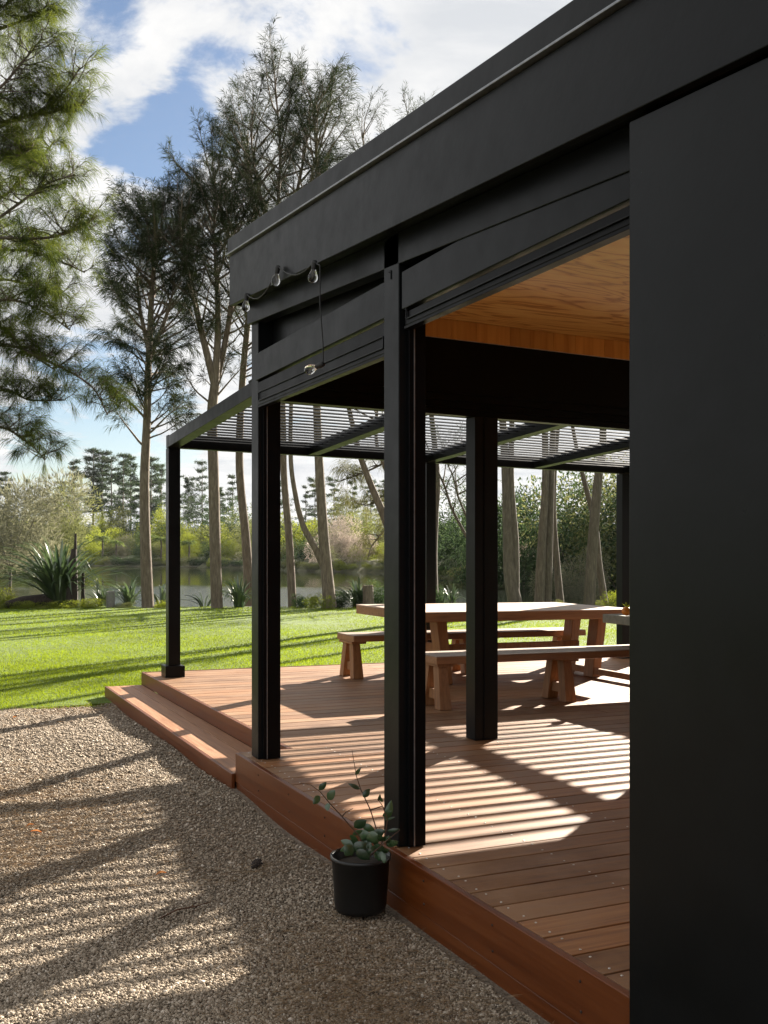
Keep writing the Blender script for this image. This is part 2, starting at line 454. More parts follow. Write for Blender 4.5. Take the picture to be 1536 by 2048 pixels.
    sk = nd(ns, 'ShaderNodeVectorMath', operation='MULTIPLY'); sk.inputs[1].default_value = SKY_GAIN; ls.new(sky.outputs[0], sk.inputs[0])
    mx = nd(ns, 'ShaderNodeMix', data_type='RGBA'); ls.new(fac.outputs[0], mx.inputs['Factor']); ls.new(sk.outputs[0], mx.inputs[6]); ls.new(sc.outputs[0], mx.inputs[7])
    ls.new(mx.outputs[2], bg.inputs['Color'])


SKY_STRENGTH, CLOUD_K, SKY_GAIN = 0.047, 4.1, (.56, .57, .60)
CLOUD_LO, CLOUD_HI = (.82, .85, .89), (1.16, 1.15, 1.13)
make_world()
sl = bpy.data.lights.new('sun', 'SUN'); sl.energy = 5.0; sl.angle = math.radians(.36); sl.color = (1.0, .90, .76)
so = bpy.data.objects.new('sun', sl); COL.objects.link(so)
so.rotation_euler = (-sdir).to_track_quat('-Z', 'Y').to_euler(); so.location = (20, 14, 14)

cd = bpy.data.cameras.new('camera'); cam = bpy.data.objects.new('camera', cd); COL.objects.link(cam)
cam.location = (CV, 0, H); cam.rotation_euler = (math.radians(90), 0, -math.atan2(CB, CA))
cd.sensor_fit = 'VERTICAL'; cd.sensor_height = 36.0; cd.lens = F / 2048 * 36; cd.shift_y = (HZ - 1024) / 2048
cd.clip_start = .05; cd.clip_end = 6000
SC.camera = cam
SC.view_settings.view_transform = 'Standard'; SC.view_settings.look = 'None'
SC.view_settings.exposure = 2.22; SC.view_settings.gamma = 1
SC.cycles.max_bounces = 8; SC.cycles.diffuse_bounces = 5; SC.cycles.glossy_bounces = 4; SC.cycles.transmission_bounces = 6
SC.cycles.caustics_reflective = False; SC.cycles.caustics_refractive = False
SC.cycles.use_denoising = True

# ------------------------------------------------------------------ the ground
G = -0.262


def wob(x, y):
    return .010 * np.sin(2.3 * x + 1.1 * y) + .008 * np.sin(-1.7 * x + 3.1 * y + 1.) + .006 * np.sin(5.1 * x + 4.3 * y)


SHORE_P = [-3000, -400, 0, 340, 500, 620, 760, 870, 1000, 1250, 1700, 4000]
SHORE_D = [90, 120, 138, 134, 122, 106, 98, 84, 62, 55, 48, 40]
WATER_Z = -0.92


def shore(X, D):
    px = CX + F * X / np.maximum(D, 1.0)
    return np.interp(px, SHORE_P, SHORE_D)


def terr(X, D):
    s = shore(X, D)
    z = np.full_like(X, G - .05)
    t = np.clip((D - 28.3) / 4.5, 0, 1)
    z = z + (-1.5 - G + .05) * t * t * (3 - 2 * t)
    u = np.clip((D - s + 1.2) / 3.4, 0, 1); u = u * u * (3 - 2 * u)
    far = .1 + np.clip((D - s) / 120, 0, 1.5) * 3.0
    side = np.clip((np.abs(X) - 200) / 200, 0, 1)
    return np.where(D > 28.3, z * (1 - u) + far * u, z) + 0 * side


def grid(Xs, Ds, zf):
    XX, DD = np.meshgrid(Xs, Ds, indexing='ij')
    return gridpts(XX, DD, zf(XX, DD))


def gridpts(XX, DD, Z):
    wx, wy = cam2w(XX, DD)
    V = np.stack([wx, wy, Z], -1).reshape(-1, 3)
    a, b = XX.shape
    I = np.arange(a * b).reshape(a, b)
    Fc = np.stack([I[:-1, :-1], I[1:, :-1], I[1:, 1:], I[:-1, 1:]], -1).reshape(-1, 4)
    return V, Fc


Xs = np.sinh(np.linspace(-5.7, 5.7, 261)) * 4.2
Ds = np.concatenate([np.array([-200, -100, -40, -15, -5]), np.linspace(0, 27, 28), np.linspace(27.5, 34, 20), 34 * 1.035 ** np.arange(1, 85)])
V, Fc = grid(Xs, Ds, terr)
tag(npmesh('ground', V, Fc, M['earth'], smooth=True), 'dark earth of the banks round the lake and under the lawn', kind='structure')
V, Fc = grid(np.sinh(np.linspace(-5, 5, 60)) * 6, np.concatenate([np.linspace(28.6, 60, 20), np.linspace(65, 260, 30)]), lambda X, D: np.full_like(X, WATER_Z))
tag(npmesh('lake_water', V, Fc, M['water'], smooth=True), 'still olive lake water mirroring trees and sky', kind='structure')

# gravel apron: left of the deck, up to the lawn
xs = np.concatenate([np.linspace(-14, -4, 14), np.linspace(-3.8, .2, 82)])
ys = np.linspace(-6, 10.55, 260)
XX, YY = np.meshgrid(xs, ys, indexing='ij')
ZZ = G + .012 + wob(XX, YY)
YY2 = YY + np.where(YY > 10.4, .07 * np.sin(5 * XX) + .05 * np.sin(13 * XX + 1), 0)
a, b = XX.shape; I = np.arange(a * b).reshape(a, b)
Fc = np.stack([I[:-1, :-1], I[1:, :-1], I[1:, 1:], I[:-1, 1:]], -1).reshape(-1, 4)
tag(npmesh('gravel_ground', np.stack([XX, YY2, ZZ], -1).reshape(-1, 3), Fc, M['gravelbed'], smooth=True), 'brown gravel yard beside the deck', kind='structure')


def screen_scatter(n, px0, px1, py0, py1, z):
    px = RNG.uniform(px0, px1, n); py = RNG.uniform(py0, py1, n)
    D = F * (H - z) / (py - HZ)
    X = (px - CX) / F * D
    x, y = cam2w(X, D)
    return x, y, D


# loose stones
x, y, D = screen_scatter(230000, -260, 1180, 1400, 2200, G)
k = (x < -.035) & (y < 10.5 + .06 * np.sin(7 * x)) & (y > 1.0)
x, y, D = x[k], y[k], D[k]; n = len(x)
s = RNG.uniform(.0030, .0078, n) * np.where(RNG.random(n) > .93, 1.55, 1) * np.clip(D / 5, 1, 1.5)
base = np.array([(1, 0, 0), (-1, 0, 0), (0, 1, 0), (0, -1, 0), (0, 0, 1), (0, 0, -1)], float)
sc3 = s[:, None] * RNG.uniform(.6, 1.4, (n, 3)); sc3[:, 2] *= .7
V = base[None] * sc3[:, None, :] + RNG.normal(0, 1, (n, 6, 3)) * s[:, None, None] * .22
ang = RNG.uniform(0, 6.283, n); c, si = np.cos(ang), np.sin(ang)
V = np.stack([V[..., 0] * c[:, None] - V[..., 1] * si[:, None], V[..., 0] * si[:, None] + V[..., 1] * c[:, None], V[..., 2]], -1)
V += np.stack([x, y, G + .013 + wob(x, y) + s * .25], -1)[:, None, :]
oct_f = np.array([(0, 2, 4), (2, 1, 4), (1, 3, 4), (3, 0, 4), (2, 0, 5), (1, 2, 5), (3, 1, 5), (0, 3, 5)])
Fc = (oct_f[None] + (np.arange(n) * 6)[:, None, None]).reshape(-1, 3)
tag(npmesh('gravel_stones', V.reshape(-1, 3), Fc, M['stones'], var=np.repeat(np.clip(RNG.beta(1.6, 2.2, n), 0, 1), 6)),
    'loose brown and grey gravel stones of the yard', 'gravel', kind='stuff')

# dry needles lying on the gravel
x, y, D = screen_scatter(100000, -260, 1180, 1400, 2200, G)
patch = np.sin(1.9 * x + .7 * y) + np.sin(-1.1 * x + 1.7 * y + 2) + np.sin(3.3 * x - .9 * y) * .7
k = (x < -.03) & (y < 10.6) & (y > 1.0) & (patch + RNG.normal(0, .7, len(x)) > np.where(y < 4.6, 2.3, .35))
x, y, D = x[k], y[k], D[k]; n = len(x)
P = np.stack([x, y, G + .02 + wob(x, y) + RNG.uniform(0, .012, n)], -1)
aa = RNG.normal(.5, 1.1, n); Dv = np.stack([np.cos(aa), np.sin(aa), RNG.normal(.04, .12, n)], -1)
V, Fc = strands(P, Dv, RNG.uniform(.03, .10, n), .0016 * np.clip(D / 4, 1, 3), 0.03)
tag(npmesh('needle_litter', V, Fc, M['needle_litter'], var=np.repeat(RNG.random(n), 4)),
    'dry brown needle litter over the gravel', 'needle litter', kind='stuff')

# lawn sheet and blades
Xs2 = np.linspace(-40, 60, 120)
LAWN_D = 27.6
XX = np.repeat(Xs2[:, None], 60, 1)
Dmin = (10.50 + Xs2 * CB) / CA
Dmin = np.clip(Dmin, -40, LAWN_D - .5)
tt = np.linspace(0, 1, 60)
DD = Dmin[:, None] + (LAWN_D + .35 * np.sin(Xs2 * 1.3) + .2 * np.sin(Xs2 * 3.1) - Dmin)[:, None] * tt[None]
V, Fc = gridpts(XX, DD, np.full_like(XX, G + .006) + .015 * np.sin(XX * .7) * np.sin(DD * .5))
tag(npmesh('lawn', V, Fc, M['lawnbed'], smooth=True), 'mown green lawn between the deck and the lake', kind='structure')
n = 420000
px = RNG.uniform(-200, 1420, n); py = RNG.uniform(1211, 1425, n)
D = F * (H - G) / (py - HZ); X = (px - CX) / F * D; x, y = cam2w(X, D)
edge = 10.47 + .07 * np.sin(5 * x) + .05 * np.sin(13 * x + 1) + RNG.normal(0, .05, n)
k = (y > edge) & ~((x > .30) & (y < 10.99)) & ~((x > -.05) & (y < 10.96)) & (x < 16) & ~((x < 11.5) & (x > 0) & (y < 10.99)) & (D < LAWN_D + .2)
x, y, D = x[k], y[k], D[k]; n = len(x)
tuft = .5 + .5 * np.sin(x * 2.1 + np.sin(y * 1.3) * 2) * np.sin(y * 1.7 + x * .4)
hgt = RNG.uniform(.022, .05, n) * (.75 + .5 * tuft)
P = np.stack([x, y, np.full(n, G + .004)], -1)
Dv = np.stack([RNG.normal(0, .45, n), RNG.normal(0, .45, n), np.ones(n)], -1)
V, Fc = strands(P, Dv, hgt, .0035 * np.clip(D / 9, 1, 3.4), .15, .35)
tag(npmesh('lawn_grass', V, Fc, M['grass'], var=np.repeat(np.clip(.28 + .4 * tuft + RNG.normal(0, .22, n) - .35 * np.clip(np.sin(x * .9 + 2 * np.sin(y * .35)) * np.sin(y * .8 + x * .3) - .25, 0, 1), 0, 1), 4)),
    'short blades of the sunlit lawn', 'grass', kind='stuff')

# ------------------------------------------------------------------ the deck
deck = empty('timber_deck', (0, 3, 0), 'reddish brown timber deck with a single long step on its left', 'deck')
DL = Vector((0, 3, 0))


def part(mb, name, mt, root, bevel=0.0, var=None, shear=True):
    o = mb.build(name, mt, None, shear, bevel, loc=root.location, var=var)
    o.parent = root
    return o


mb = MB(); var = []
PITCH = .165
i = 0
yb = 6.317
while yb > -3.2:                                   # boards of the covered part
    lens = [.034]
    cut = random.uniform(2.2, 5.2)
    for xa, xb in ((.034, cut - .002), (cut + .002, 6.3)):
        mb.box(xa if yb > 2.49 else max(xa, .155), xb, yb - PITCH + .0098, yb, -.028 + random.uniform(-.001, .001), random.uniform(-.0012, .0008)); var += [random.random()] * 8
    yb -= PITCH
yb = 6.317 + PITCH
while yb < 11.05:                                  # boards of the open part
    cut = random.uniform(2.2, 5.6)
    for xa, xb in ((.402, cut - .002), (cut + .002, 11.4)):
        mb.box(xa, xb, yb - PITCH + .0098, min(yb, 10.972), -.028, random.uniform(-.0012, .0008)); var += [random.random()] * 8
    yb += PITCH
part(mb, 'boards', M['deck'], deck, .002, var)
mb = MB()
yb = 6.317
sx = 0
while yb > 1.6:                                    # screw heads in pairs
    for xx in (.085, .62, 1.22, 1.82, 2.42):
        for dy in (.028, .128):
            mb.lathe([(0.0, .0022), (.0042, .0021), (.0048, .0005)], (xx + random.uniform(-.008, .008), yb - dy + random.uniform(-.005, .005), 0), n=7)
    yb -= PITCH
tag(part(mb, 'screws', M['screw'], deck), kind='stuff')
mb = MB(); mb.box(0, .030, 2.32, 6.317, -.186, .001); part(mb, 'edge_board', M['fascia'], deck, .003)
mb = MB(); mb.box(.006, .032, 2.32, 6.312, -.42, -.190); part(mb, 'edge_board', M['fascia'], deck, .003)
mb = MB(); mb.box(.032, .400, 6.321, 6.345, -.30, -.002); part(mb, 'edge_board', M['fascia'], deck, .002)
mb = MB(); mb.box(.372, .400, 6.347, 10.972, -.133, .001); part(mb, 'edge_board', M['fascia'], deck, .003)
mb = MB(); mb.box(.372, 11.4, 10.976, 11.0, -.22, .0005); part(mb, 'edge_board', M['fascia'], deck, .002)
mb = MB(); var = []
for xa, xb in ((.0, .122), (.126, .245), (.249, .370)):
    mb.box(xa, xb, 6.35, 10.945, -.160, -.134 + random.uniform(-.001, .001)); var += [random.uniform(.45, .9)] * 8
st = part(mb, 'step', M['tread'], deck, .002, var)
mb = MB(); mb.box(-.026, -.002, 6.32, 10.97, -.42, -.133); o = mb.build('riser', M['fascia'], st, True, .003, loc=deck.location)
mb = MB(); mb.box(0.0, .370, 10.948, 10.97, -.42, -.136); o = mb.build('riser', M['fascia'], st, True, .003, loc=deck.location)

mb = MB()
yb = 2.6
while yb < 6.3:
    for zz in (-.045, -.14):
        mb.lathe([(.0005, .003), (.0045, .0028), (.005, .0)], (-.0005, yb + random.uniform(-.01, .01), zz), (-1, 0, 0), n=7)
    yb += .54
tag(part(mb, 'screws', M['stump'], deck), kind='stuff')

# ------------------------------------------------------------------ the house
house = empty('patio_house', (0, 4, 0), 'black clad pavilion with sloping roof edge and plywood ceiling over the deck', 'building')
RS = .08
YR = 6.25


def hp(mb, name, mt, bevel=.003, par=None):
    o = mb.build(name, mt, None, True, bevel, loc=house.location)
    o.parent = par or house
    return o


mb = MB()
ysplit = 3.72
mb.box(-.06, -.03, -3.4, 6.25, 2.906, 3.222, RS, YR)
fas = hp(mb, 'roof_fascia', M['black'])
mb = MB(); mb.box(-.03, 6.6, 6.215, 6.247, 2.906, 3.222, 0, 0); hp(mb, 'roof_fascia', M['black'])
mb = MB(); mb.box(-.070, 6.62, -3.4, 6.258, 3.240, 3.335, RS, YR); roof = hp(mb, 'roof', M['black'])
mb = MB(); mb.box(-.083, -.040, -3.4, 6.262, 3.2265, 3.236, RS, YR); hp(mb, 'flashing', M['flash'], .002, roof)
mb = MB(); mb.box(-.028, .115, 2.325, 6.213, 2.932, 2.95, RS, YR); hp(mb, 'soffit', M['black'])
mb = MB(); mb.box(.045, .12, 2.325, 6.21, 2.79, 2.930, RS, YR); hp(mb, 'roof_beam', M['black'])
mb = MB(); mb.box(.17, .20, 2.325, 6.06, 2.41, 2.90); mb.v = [(x, y, z if z < 2.5 else z + RS * (y - YR)) for x, y, z in mb.v]; hp(mb, 'recess_panel', M['black'])
for y0, y1, zb in ((4.165, 6.055, 2.245), (2.325, 3.985, 2.33)):
    mb = MB(); mb.box(.052, .115, y0, y1, 2.402, 2.57); hp(mb, 'header_panel', M['black'])
    mb = MB(); mb.box(.064, .092, y0 + .01, y1 - .01, zb, 2.390); cs = hp(mb, 'door_track', M['alu'])
    mb = MB()
    mb.box(.055, .0625, y0 + .03, y1 - .04, zb + .022, zb + .027); mb.box(.055, .0625, y0 + .03, y1 - .04, zb + .075, zb + .079)
    mb.box(.055, .0625, y0 + .022, y0 + .027, zb + .022, zb + .079); mb.box(.055, .0625, y1 - .038, y1 - .033, zb + .022, zb + .079)
    hp(mb, 'track_lip', M['black'], .001, cs)
    mb = MB(); mb.box(.059, .098, y0 + .005, y1 - .01, zb - .016, zb - .003); hp(mb, 'track_lip', M['alu'], .001, cs)


def post(x0, x1, y0, y1, z1, jx0, jx1, jy):
    mb = MB(); mb.box(x0, x1, y0, y1, .002, z1); p = hp(mb, 'post', M['black'], .004)
    mb = MB(); mb.box(jx0, jx1, jy, y0 - .003, .004, 2.36); hp(mb, 'door_jamb', M['alu'], .002, p)
    mb = MB(); mb.box(jx0 + .022, jx0 + .026, jy - .006, jy - .001, .006, 2.36); hp(mb, 'door_seal', M['flash'], .0, p)
    return p


post(.072, .215, 6.065, 6.20, 2.86, .10, .215, 6.045)
p2 = post(.045, .18, 4.0, 4.155, 2.755, .085, .168, 3.975)
mb = MB(); mb.box(.041, .044, 4.075, 4.082, 2.56, 2.60); mb.box(.041, .044, 4.082, 4.10, 2.593, 2.60); hp(mb, 'latch_keeper', M['alu'], 0, p2)
mb = MB(); mb.box(1.69, 1.88, 6.105, 6.235, .002, 2.298); p3 = hp(mb, 'post', M['black'], .004)
mb = MB(); mb.box(1.762, 1.772, 6.096, 6.104, .004, 2.298); hp(mb, 'door_seal', M['black'], .0, p3)
mb = MB(); mb.box(-.040, .15, -3.4, 2.318, -.42, 2.89, 0, 0); w = mb
w.v = [(x, y, z + (RS * (y - YR) if z > 1 else 0)) for x, y, z in w.v]
hp(w, 'wall', M['black_wall'])
mb = MB(); mb.box(4.17, 6.4, 6.11, 6.235, .002, 2.298); hp(mb, 'wall', M['black'])
mb = MB(); mb.box(6.3, 6.4, 5.2, 6.10, .002, 2.95); hp(mb, 'wall', M['black'])
mb = MB(); mb.box(6.3, 6.4, -3.3, -.4, .002, 2.45); hp(mb, 'wall', M['black'])
mb = MB(); mb.box(6.3, 6.4, -.398, 5.198, 2.30, 2.50); hp(mb, 'header_panel', M['black'])
mb = MB(); mb.box(6.3, 6.4, 2.35, 2.47, .002, 2.298); hp(mb, 'post', M['black'])
mb = MB(); mb.box(.152, 6.298, -3.4, -3.3, .002, 2.2); hp(mb, 'wall', M['black'])
for q in ((.153, .170, -3.28, 2.31, .002, 2.20), (.171, 6.29, -3.297, -3.28, .002, 2.2), (4.19, 6.28, 6.085, 6.106, .002, 2.9), (6.28, 6.297, 5.21, 6.08, .002, 2.88), (6.28, 6.297, -3.27, -.41, .002, 2.2)):
    mb = MB(); mb.box(*q); hp(mb, 'bounce_lining', M['plyband'], 0)  # unseen pale sheets added inside to bounce daylight up to the ceiling
mb = MB(); mb.box(.203, 6.295, -3.3, 6.115, 2.972, 2.99, RS, 6.2); hp(mb, 'ceiling', M['ply'], 0)
mb = MB()
xx = .25
while xx < 6.2:
    wdt = random.uniform(.17, .30); mb.box(xx, min(xx + wdt - .002, 6.29), 6.125, 6.15, 2.832, 2.968); xx += wdt
o = hp(mb, 'plywood_band', M['plyband'], .001)
a_ = o.data.attributes.new('var', 'FLOAT', 'POINT')
for k in range(len(a_.data)): a_.data[k].value = (math.sin((k // 8) * 12.9898) * 43758.5453) % 1 * .6 + .2
mb = MB(); mb.box(.25, 6.29, 6.13, 6.212, 2.30, 2.829); hd = hp(mb, 'header_beam', M['alu'], .003)
for z0, z1, yy in ((2.452, 2.458, 6.112), (2.395, 2.402, 6.105), (2.345, 2.349, 6.1)):
    mb = MB(); mb.box(.25, 6.29, yy, 6.128, z0, z1); hp(mb, 'track_lip', M['alu'], .001, hd)

# ------------------------------------------------------------------ the pergola
perg = empty('louvred_pergola', (3.5, 10.5, 0), 'black pergola with slatted louvre roof between the house and the lawn', 'pergola')
PS = -.05


def pp(mb, name, mt, bevel=.003, par=None):
    o = mb.build(name, mt, None, True, bevel, loc=perg.location)
    o.parent = par or perg
    return o


mb = MB(); mb.box(.53, 11.12, 10.42, 10.52, 2.412, 2.545); pp(mb, 'outer_beam', M['black'])
RX = [(.53, .65), (2.10, 2.22), (3.60, 3.72), (5.10, 5.22), (6.50, 6.62), (8.0, 8.12), (9.5, 9.62), (11.0, 11.12)]
for a0, a1 in RX:
    mb = MB(); mb.box(a0, a1, 6.262, 10.417, 2.418, 2.535, PS, 10.42); pp(mb, 'rafter', M['black'])
mb = MB(); mb.box(.53, 11.12, 6.262, 7.70, 2.538, 2.556, PS, 10.42); pp(mb, 'cover_sheet', M['black'])
for (a0, a1), (b0, b1) in zip(RX[:-1], RX[1:]):
    mb = MB()
    yl = 10.33
    th = math.radians(14)
    while yl > 7.74:
        zc = 2.485 + PS * (yl - 10.42)
        c, s_ = math.cos(th), math.sin(th); hw, ht = .047, .0042
        q = []
        for (u, w_) in ((-hw, -ht), (hw, -ht), (hw, ht), (-hw, ht)):
            q.append((yl + u * c - w_ * s_, zc + u * s_ + w_ * c))
        mb.hexa([(a1 + .004, q[0][0], q[0][1]), (b0 - .004, q[0][0], q[0][1]), (b0 - .004, q[1][0], q[1][1]), (a1 + .004, q[1][0], q[1][1])],
                [(a1 + .004, q[3][0], q[3][1]), (b0 - .004, q[3][0], q[3][1]), (b0 - .004, q[2][0], q[2][1]), (a1 + .004, q[2][0], q[2][1])])
        yl -= .15
    pp(mb, 'louvre_panel', M['alu'], 0)
for xa, z0 in ((.535, 0), (3.595, 0), (6.485, 0), (10.99, 0)):
    mb = MB(); mb.box(xa, xa + .125, 10.428, 10.553, .12, 2.410); p = pp(mb, 'post', M['black'], .003)
    mb = MB(); mb.box(xa - .04, xa + .165, 10.39, 10.593, .002, .122); pp(mb, 'post_base', M['black'], .004, p)
mb = MB(); mb.box(6.66, 7.35, 10.62, 10.68, .002, 2.36)
for zz in (.6, 1.2, 1.8): mb.box(6.66, 7.35, 10.612, 10.619, zz, zz + .008)
tag(mb.build('screen_panel', M['blue'], None, True, .003), 'blue grey upright panel standing beyond the rightmost pergola post', 'screen panel')

# ------------------------------------------------------------------ furniture
tb = empty('dining_table', (3.84, 9.3, KV * 3.84), 'long heavy timber dining table with pale worn top', 'table')


def fp(mb, name, mt, root, bevel=.006, var=None, par=None):
    o = mb.build(name, mt, None, True, bevel, loc=root.location, var=var)
    o.parent = par or root
    return o


mb = MB(); mb.box(2.53, 5.16, 8.52, 10.08, .664, .752); fp(mb, 'frame', M['table'], tb, .008)
mb = MB(); var = []
for k in range(5):
    mb.box(2.53, 5.16, 8.52 + k * .312, 8.52 + k * .312 + .310, .7525, .764); var += [random.uniform(.4, .9)] * 8
fp(mb, 'tabletop', M['tabletop'], tb, .003, var)
for lx, sgn in ((2.89, 1), (4.91, -1)):
    for y0, y1 in ((8.88, 9.05), (9.34, 9.50)):
        mb = MB(); s_ = sgn * .085
        mb.hexa([(lx + s_, y0, .001), (lx + s_ + .105, y0, .001), (lx + s_ + .105, y1, .001), (lx + s_, y1, .001)],
                [(lx, y0, .663), (lx + .115, y0, .663), (lx + .115, y1, .663), (lx, y1, .663)])
        fp(mb, 'leg', M['leg'], tb)
mb = MB(); mb.box(4.842, 4.90, 8.05, 8.878, .035, .10); mb.box(4.842, 4.90, 9.052, 9.338, .035, .10); fp(mb, 'foot_rail', M['leg'], tb)
mb = MB(); mb.box(2.98, 3.03, 9.052, 9.338, .30, .40); mb.box(3.03, 4.86, 9.16, 9.21, .30, .38); fp(mb, 'stretcher', M['leg'], tb)


def bench(x0, x1, y0, y1, legs, label):
    r = empty('bench', ((x0 + x1) / 2, (y0 + y1) / 2, KV * (x0 + x1) / 2), label, 'bench', 'timber benches at the dining table')
    mb = MB(); mb.box(x0, x1, y0, y1, .392, .4535); sv = []
    fp(mb, 'seat', M['table'], r, .006)
    mb = MB(); mb.box(x0 + .002, x1 - .002, y0 + .002, y1 - .002, .4538, .461); fp(mb, 'seat_face', M['tabletop'], r, .003)
    for lx in legs:
        mb = MB(); mb.box(lx - .02, lx + .15, y0 + .05, y1 - .05, .366, .390); pl = fp(mb, 'bearer', M['leg'], r, .003)
        for sg in (-1, 1):
            yc = (y0 + y1) / 2
            yt0, yt1 = (yc - .135, yc - .035) if sg < 0 else (yc + .035, yc + .135)
            yb0, yb1 = (yt0 - .06, yt1 - .06) if sg < 0 else (yt0 + .06, yt1 + .06)
            mb = MB()
            mb.hexa([(lx - .006, yb0, .001), (lx + .112, yb0, .001), (lx + .112, yb1, .001), (lx - .006, yb1, .001)],
                    [(lx + .01, yt0, .365), (lx + .096, yt0, .365), (lx + .096, yt1, .365), (lx + .01, yt1, .365)])
            fp(mb, 'leg', M['leg'], r, .005)
        mb = MB(); mb.box(lx + .03, lx + .08, yc - .10, yc + .10, .075, .16); fp(mb, 'cross_bar', M['leg'], r, .003)
    return r


bench(2.29, 5.28, 9.60, 10.05, (2.31, 3.66, 5.05), 'timber bench on the far lawn side of the dining table')
bench(2.075, 5.05, 7.38, 7.83, (2.13, 3.42, 4.80), 'timber bench in front of the table on the house side')

ct = empty('counter', (4.7, 7.5, 0), 'grey topped counter with an orange on it at the wall edge', 'counter')
mb = MB(); mb.box(4.30, 5.05, 7.12, 8.03, .664, .75); fp(mb, 'counter_top', M['concrete'], ct, .006)
mb = MB(); mb.box(4.52, 4.98, 7.15, 7.27, .002, .662); fp(mb, 'pedestal', M['black'], ct, .004)
mb = MB(); mb.box(4.60, 4.90, 7.272, 7.95, .60, .662); fp(mb, 'bracket', M['black'], ct, .004)
oc = at(1253, 1219, 9.62)
mb = MB(); R_ = .046
fr = empty('orange', oc - Vector((0, 0, R_)), 'round orange fruit lying on the grey counter top', 'fruit')
zt = .75 + KV * oc.x + .001
fr.location.z = zt
mb.lathe([(max(1e-4, R_ * math.sin(t)), R_ - R_ * math.cos(t) * .95) for t in np.linspace(0, math.pi, 13)], (oc.x, oc.y, zt), n=20)
o = mb.build('flesh', M['orange'], None, False, 0, loc=fr.location); o.parent = fr
P = np.array([[oc.x, oc.y, zt + R_ * 1.9]] * 6); Dv = np.array([(1, 0, .6), (-.6, .5, .8), (.2, -.8, .9), (.3, .6, 1.4), (-.7, -.4, 1.2), (.5, .1, 1.5)])
V, Fc = strands(P, Dv, np.full(6, .07), np.full(6, .025), .2)
V -= np.array(fr.location)
npmesh('leaves', V, Fc, M['lime'], fr, var=np.repeat(RNG.random(6), 4))

# ------------------------------------------------------------------ festoon lights
st = empty('string_lights', (0, 5, 2.9), 'black cable of four clear glass bulbs clipped under the roof edge', 'string lights')
ANCH = [(491, 578, .0), (556, 532, .0), (629, 522, .0)]


def on_x(px, py, x):
    X = (px - CX) / F; Z = (HZ - py) / F
    dx = X * CA + CB; t = (x - CV) / dx
    return Vector((x, t * (-X * CB + CA), H + t * Z))


cab = MB()
a0, a1, a2 = [on_x(px, py, -.085) for px, py, _ in ANCH]
a0 = on_x(493, 588, -.07)


def sag(p, q, d, n=9):
    return [p.lerp(q, t) - Vector((0, 0, d * 4 * t * (1 - t))) for t in np.linspace(0, 1, n)]


cab.tube(sag(a0, a1, .09), .0035, 6); cab.tube(sag(a1, a2, .06), .0035, 6)
low = on_x(646, 728, -.06)
a3 = on_x(640, 530, -.075)
cab.tube(sag(a2, a3, .005, 4), .0035, 6)
cab.tube([a3, a3 + Vector((0, 0, -.2)), low + Vector((0, 0, .1)), low], .0035, 6)
o = cab.build('cable', M['cable'], None, False, 0, loc=st.location); o.parent = st
for (p, d) in ((a0, (-.06, .0, -1)), (a1, (-.1, .22, -1)), (a2, (-.06, .12, -1)), (low, (-.5, .75, -.22))):
    d = Vector(d).normalized()
    mb = MB(); mb.lathe([(.002, -.004), (.013, -.002), (.015, .012), (.013, .04), (.0125, .042)], p, d, 14)
    sk = mb.build('socket', M['cable'], None, False, 0, loc=st.location); sk.parent = st
    mb = MB(); mb.lathe([(.0118, .040), (.013, .048), (.021, .064), (.0255, .080), (.024, .095), (.015, .107), (.0004, .111)], p, d, 18)
    gb = mb.build('bulb', M['glass'], None, False, 0, loc=st.location); gb.parent = sk
    mb = MB(); u = d.orthogonal().normalized() * .007
    mb.tube([p + d * .042 + u, p + d * .07 + u * 1.2, p + d * .088, p + d * .07 - u * 1.2, p + d * .042 - u], .0014, 5)
    fl = mb.build('filament', M['filament'], None, False, 0, loc=st.location); fl.parent = sk

# ------------------------------------------------------------------ potted plant
PX, PY_, PZ = -.160, 3.96, -.225
pt = empty('potted_plant', (PX, PY_, PZ), 'leggy young shrub in a black plastic pot against the deck edge', 'potted plant')
mb = MB()
mb.lathe([(.0005, .0), (.108, .0), (.113, .02), (.126, .215), (.132, .218), (.133, .232), (.127, .234), (.121, .215), (.112, .19)], (0, 0, 0), n=36)
mb.build('pot', M['blackpot'], pt)
mb = MB(); mb.lathe([(.0005, .195), (.06, .2), (.1115, .191)], (0, 0, 0), n=24); mb.build('soil', M['soil'], pt)
P0 = Vector((PX, PY_, PZ))


def onpot(px, py, D):
    return at(px, py, D) - P0


stems = [
    [onpot(735, 1712, 4.28), onpot(718, 1672, 4.26), onpot(684, 1633, 4.24), onpot(658, 1605, 4.23), onpot(640, 1583, 4.22), onpot(622, 1570, 4.22), onpot(600, 1566, 4.22)],
    [onpot(748, 1712, 4.30), onpot(754, 1662, 4.32), onpot(741, 1620, 4.33), onpot(722, 1580, 4.34), onpot(713, 1553, 4.34), onpot(709, 1530, 4.35), onpot(704, 1500, 4.35)],
    [onpot(752, 1712, 4.30), onpot(770, 1672, 4.26), onpot(775, 1640, 4.24), onpot(765, 1612, 4.23), onpot(756, 1598, 4.22)],
    [onpot(740, 1712, 4.28), onpot(775, 1680, 4.2), onpot(800, 1660, 4.15)],
    [onpot(684, 1633, 4.24), onpot(692, 1624, 4.22), onpot(706, 1617, 4.2)],
    [onpot(741, 1620, 4.33), onpot(765, 1612, 4.3), onpot(770, 1622, 4.28)],
]
mb = MB()
for s_ in stems: mb.tube(s_, [.0035 - .0024 * i / (len(s_) - 1) for i in range(len(s_))], 6)
mb.build('stems', M['stem'], pt)
